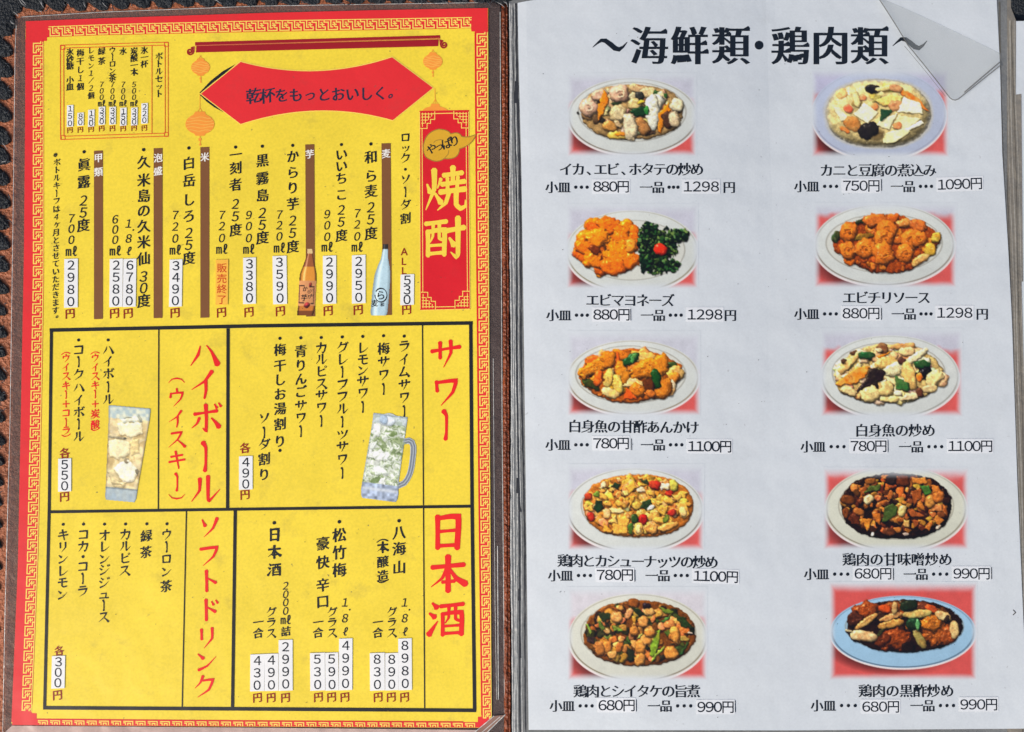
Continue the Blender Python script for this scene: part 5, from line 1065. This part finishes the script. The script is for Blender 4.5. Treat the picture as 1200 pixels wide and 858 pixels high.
dish('鶏肉の黒酢炒め', 1006, 1118, 809.6); price(950, 827, (1009, 1055), '680円', 1067, (1124, 1170), '990円', dy2=-.6, sy=2)
g = G(); g.strip([(1187.4, 714.6), (1190.2, 718), (1187, 721)], 1.1, KT); R = random.Random(21)
for _ in range(90):
    x, y = R.uniform(622, 1160), R.uniform(8, 850); g.disc(x, y, R.uniform(.25, .7), R.uniform(.2, .5), KT + .09, 7)
g.obj('speck', mat('grey_speck', (.09, .085, .08)), fp)
g = G()
for _ in range(110):
    x, y = R.uniform(56, 548), R.uniform(46, 838); g.disc(x, y, R.uniform(.25, .65), R.uniform(.2, .5), K1 + .2, 7)
g.obj('speck', mat('brown_speck', (.10, .07, .03)), dp)
# cut ends of old print peeping out beside the stickers
for x, y in ((739, 369), (1033, 217), (740, 521), (1040.6, 523), (744, 675), (1047, 673), (745.6, 827), (861.6, 828), (1162, 672), (1033, 368)): g = G(); g.strip([(x, y - 7), (x + .2, y + 6.6)], .8, KF + .18); g.obj('old_print', M_blue, fp)

# ------------------------------------------------------------------ printed bottles and glasses on the drinks page
def cutout(p, d): p.alpha = np.clip(d + .5, 0, 1)
def prof(p, pts, lean=0.0):
    """inside distance for an upright shape: pts = (y, half width, centre x)"""
    yy = np.array([p.q(0, a[0])[1] for a in pts]); ww = np.array([p.u(a[1]) for a in pts]); cc = np.array([p.q(a[2], 0)[0] for a in pts])
    W_ = np.interp(p.Y, yy, ww); C_ = np.interp(p.Y, yy, cc); d = np.minimum(W_ - np.abs(p.X - C_), np.minimum(p.Y - yy[0], yy[-1] - p.Y)); return d, (p.X - C_) / (W_ + 1e-6)
# amber bottle
p = Pic(345, 288, 374, 374, 330, 270, 7.8, 31); d, u = prof(p, [(165, 24, 257), (212, 26, 257), (218, 25, 257), (330, 58, 248), (400, 78, 241), (470, 80, 238), (700, 80, 226), (755, 78, 216), (780, 72, 213)]); cutout(p, d)
fy = np.array([p.q(0, v)[1] for v in (0, 212, 330, 460, 690, 735, 800)]); Z = np.searchsorted(fy, p.Y) - 1
pal = np.array([(214, 182, 126), (150, 84, 44), (214, 138, 46), (206, 140, 88), (196, 116, 44), (120, 66, 30), (70, 44, 30)]) / 255; p.img[:] = pal[np.clip(Z, 0, 6)]
p.img *= (1 - .75 * np.clip(np.abs(u) - .72, 0, 1) / .28 * ((Z != 0) & (Z != 3)))[..., None]; p.img += (.28 * np.exp(-((u + .45) / .14) ** 2) * (Z < 3) * (Z > 0))[..., None]; p.img *= (1 - .12 * u * (Z == 3))[..., None]
p.o = (330, 270, 7.8)
for a in ((262, 500, 12, 22, 10, (168, 62, 52)), (232, 682, 26, 28, 40, (176, 58, 56))): p.E(*a, bev=40, spec=0, shadow=0, tex=0)
for a, b in (((162, 505), (205, 505)), ((162, 505), (158, 660)), ((158, 660), (200, 662)), ((268, 515), (296, 515)), ((296, 515), (290, 668)), ((268, 668), (290, 668))):
    for t in np.linspace(0, 1, 12): p.E(a[0] + (b[0] - a[0]) * t, a[1] + (b[1] - a[1]) * t, 5, 5, 0, (52, 36, 30), bev=40, spec=0, shadow=0, tex=0)
bt = p.finish('drink_picture', dp, 'printed amber glass bottle with an orange label', K1 + .06, step=2, cut=True)
text_obj('label_text', [('か', 357.4, 338.5, 6.5, 'brush', 0, 1), ('芋', 356.4, 349, 8.5, 'brush', 0, 1), ('ら', 362, 342, 5, 'brush', 0, 1), ('り', 362.4, 348, 5, 'brush', 0, 1), ('い', 365.6, 340, 4, 'brush', 0, 1), ('も', 365.4, 346, 4, 'brush', 0, 1)], M_ink, bt, K1 + .09)
# pale blue bottle
p = Pic(431, 284, 460, 373, 330, 270, 7.8, 32); d, u = prof(p, [(125, 27, 949), (170, 27, 948), (172, 25, 947), (260, 36, 940), (330, 58, 931), (400, 73, 922), (470, 78, 915), (560, 80, 906), (740, 80, 890), (765, 76, 888), (778, 68, 886)]); cutout(p, d)
y1_ = p.q(0, 171)[1]; c = np.where((p.Y < y1_)[..., None], np.array((44, 42, 40)) / 255, np.array((176, 204, 214)) / 255); p.img[:] = c
p.img *= (1 - .30 * np.clip(np.abs(u) - .6, 0, 1) / .4)[..., None]; p.img += (.16 * np.exp(-((u + .4) / .2) ** 2))[..., None]; p.img *= (1 + .06 * p.no[1])[..., None]
bt = p.finish('drink_picture', dp, 'printed pale blue bottle with a black cap', K1 + .06, step=2, cut=True)
g = G(); g.strip([(446.4 + 7 * math.cos(t), 346 + 8 * math.sin(t)) for t in np.linspace(-2.6, 3.2, 26)], [1.2 + .4 * math.sin(i * .5) for i in range(26)], K1 + .09, step=9); g.obj('label_ring', M_ink, bt)
text_obj('label_text', [('ら', 446.2, 346, 11.5, 'bold', 0, 1), ('麦', 439, 355.5, 8.5, 'brush', 0, 1), ('和', 448, 357, 5, 'brush', 0, 1)], M_ink, bt, K1 + .10)
# tall glass
p = Pic(118, 475, 181, 592, 100, 460, 6.13, 33); p.flat = .85; pts = [(100, 152, 318), (190, 148, 313), (690, 116, 260), (760, 113, 253), (785, 104, 250)]
yy = np.array([v[0] for v in pts]); sl_ = .09
Ys = p.Y - (p.X - p.q(300, 0)[0]) * sl_; old = p.Y; p.Y = Ys; d, u = prof(p, pts); p.Y = old; cutout(p, d)
t_ = lambda v: p.q(0, v)[1]
p.img[:] = np.array((228, 200, 132)) / 255; top_ = (Ys < t_(192)); bas = Ys > t_(690)
p.img[top_] = np.array((196, 216, 214)) / 255; p.img[bas] = np.array((176, 196, 206)) / 255
p.marble(~top_ & ~bas, [(196, 166, 110), (226, 198, 134), (240, 220, 164), (238, 218, 170), (218, 188, 126)], 46, 16)
for pts, c in (([(255, 190), (330, 168), (395, 178), (408, 210), (270, 215)], (204, 214, 200)), ([(222, 222), (402, 212), (410, 290), (330, 318), (250, 300)], (242, 228, 184)), ([(165, 345), (240, 330), (330, 350), (318, 440), (240, 480), (168, 460)], (236, 220, 172)),
               ([(310, 340), (380, 330), (385, 430), (330, 450)], (222, 196, 132)), ([(200, 545), (268, 488), (330, 500), (385, 560), (340, 640), (270, 640)], (244, 236, 206)), ([(150, 560), (200, 550), (260, 640), (200, 660)], (206, 188, 138)), ([(180, 640), (300, 640), (260, 690), (210, 680)], (214, 194, 142))):
    p.T(pts, c, bev=12, rough=2.0, tex=.04, spec=.5, shadow=.3, grain=.08)
for a in ((240, 322, 70, 8, 5, (158, 148, 118)), (300, 486, 20, 18, 0, (150, 136, 104)), (310, 490, 10, 8, 0, (226, 222, 206)), (372, 565, 13, 16, 20, (124, 116, 94)), (388, 182, 10, 26, -25, (150, 162, 152)), (300, 180, 34, 6, 0, (128, 138, 128)), (285, 328, 14, 8, 0, (92, 88, 72)), (230, 655, 50, 7, 14, (168, 150, 108))): p.E(*a, rough=.3, tex=.02, spec=.2, shadow=.1, bev=4)
p.lab[:] = np.where(d > 5, 2, 0); p.cook((224, 198, 138), 3, .3, .10, 22, .12, 5); p.img[bas] = p.img[bas] * .3 + .7 * (np.array((182, 200, 208)) / 255 * (1 + .15 * p.no[2][bas])[..., None]); ln = np.exp(-((Ys - t_(695)) / 4) ** 2) * .5; p.img *= (1 - ln * .5)[..., None]
p.img[:] = p.img * (1 - .35 * np.clip(np.abs(u) - .88, 0, .12)[..., None] / .12) + .08 * np.clip(np.abs(u) - .88, 0, .12)[..., None] / .12
ln = np.exp(-((Ys - t_(104)) / 3) ** 2)[..., None] * .6; p.img[:] = p.img * (1 - ln) + np.array((150, 166, 178)) / 255 * ln
p.img *= .90; p.finish('drink_picture', dp, 'printed tall glass of amber drink with ice', K1 + .06, step=2, cut=True)
# mug
p = Pic(420, 482, 490, 592, 400, 470, 6.6, 34); p.flat = .85; pts = [(100, 134, 380), (180, 133, 370), (640, 140, 300), (700, 146, 297), (750, 142, 292), (772, 130, 290)]
Ys = p.Y - (p.X - p.q(330, 0)[0]) * .13; old = p.Y; p.Y = Ys; d, u = prof(p, pts); p.Y = old
H_ = np.array([p.q(*v) for v in ((460, 320), (520, 305), (544, 318), (556, 352), (555, 400), (550, 450), (542, 510), (528, 565), (508, 606), (484, 636), (445, 654), (400, 660))]); dh = np.full(p.X.shape, 1e9)
for i in range(len(H_) - 1):
    a, b = H_[i], H_[i + 1]; t = np.clip(((p.X - a[0]) * (b[0] - a[0]) + (p.Y - a[1]) * (b[1] - a[1])) / ((b - a) @ (b - a)), 0, 1); dh = np.minimum(dh, np.hypot(p.X - a[0] - t * (b[0] - a[0]), p.Y - a[1] - t * (b[1] - a[1])))
ice = np.hypot((p.X - p.q(365, 0)[0]) / p.u(56), (p.Y - p.q(0, 120)[1]) / p.u(28)); dd = np.maximum(np.maximum(d, p.u(24) - dh), (1 - ice) * p.u(25)); cutout(p, dd)
p.img[:] = np.array((206, 214, 204)) / 255; p.marble(d > 0, [(122, 146, 84), (172, 190, 142), (212, 218, 198), (228, 232, 220), (196, 208, 186), (146, 162, 114)], 17, 11)
hm = (p.u(24) - dh > 0) & (d < 0); p.img[hm] = (np.array((206, 216, 226)) / 255) * (1 - .45 * np.exp(-((dh[hm] - p.u(10)) / p.u(7)) ** 2))[..., None]
R = random.Random(4)
for _ in range(16):
    y = R.uniform(185, 640); cx = 372 - (y - 170) * .15; p.E(cx + R.uniform(-118, 118), y + 10, R.uniform(18, 52), R.uniform(5, 13), R.choice((-50, -30, 20, 45, 70)), R.choice([(150, 166, 118), (132, 150, 100), (170, 184, 140), (184, 196, 164)]), rough=.5, spec=.1, shadow=.1)
for _ in range(7):
    y = R.uniform(200, 630); cx = 372 - (y - 170) * .15; p.E(cx + R.uniform(-100, 100), y, R.uniform(26, 54), R.uniform(20, 42), R.uniform(0, 90), R.choice([(230, 234, 222), (218, 226, 212), (224, 228, 208)]), rough=.6, spec=.25, shadow=.2, tex=.1)
p.lab[:] = np.where(d > 4, 2, 0); p.cook((214, 222, 204), 5, .25, .35, 40, .3, 6)
tp = (Ys < t_(0) + 0) if False else (Ys < p.q(0, 175)[1]) & (d > 0); p.img[tp] = p.img[tp] * .35 + .65 * np.array((204, 216, 222)) / 255 * (1 + .25 * p.no[2][tp])[..., None]
p.E(360, 150, 60, 40, 10, (214, 224, 230), rough=.2, spec=.3, shadow=.25); p.E(330, 140, 34, 30, 40, (170, 190, 208), rough=.2, shadow=.2)
bs = Ys > p.q(0, 645)[1]; bs &= d > 0; p.img[bs] = np.array((168, 182, 204)) / 255 * (1 + .5 * p.no[2][bs] + .3 * p.no[3][bs])[..., None]
ln = (np.exp(-((Ys - p.q(0, 690)[1]) / 8) ** 2) * .8 * (d > 6))[..., None]; p.img[:] = p.img * (1 - ln) + np.array((226, 232, 236)) / 255 * ln
e = (np.clip(np.abs(u) - .9, 0, .1) / .1 * .55 * (d > -1))[..., None]; p.img[:] = p.img * (1 - e) + np.array((126, 142, 168)) / 255 * e
ln = (np.exp(-((Ys - p.q(0, 108)[1]) / 3) ** 2) * .6 * (d > -1))[..., None]; p.img[:] = p.img * (1 - ln) + np.array((130, 146, 168)) / 255 * ln
p.img *= .91; p.finish('drink_picture', dp, 'printed beer mug of pale green drink with ice', K1 + .06, step=2, cut=True)
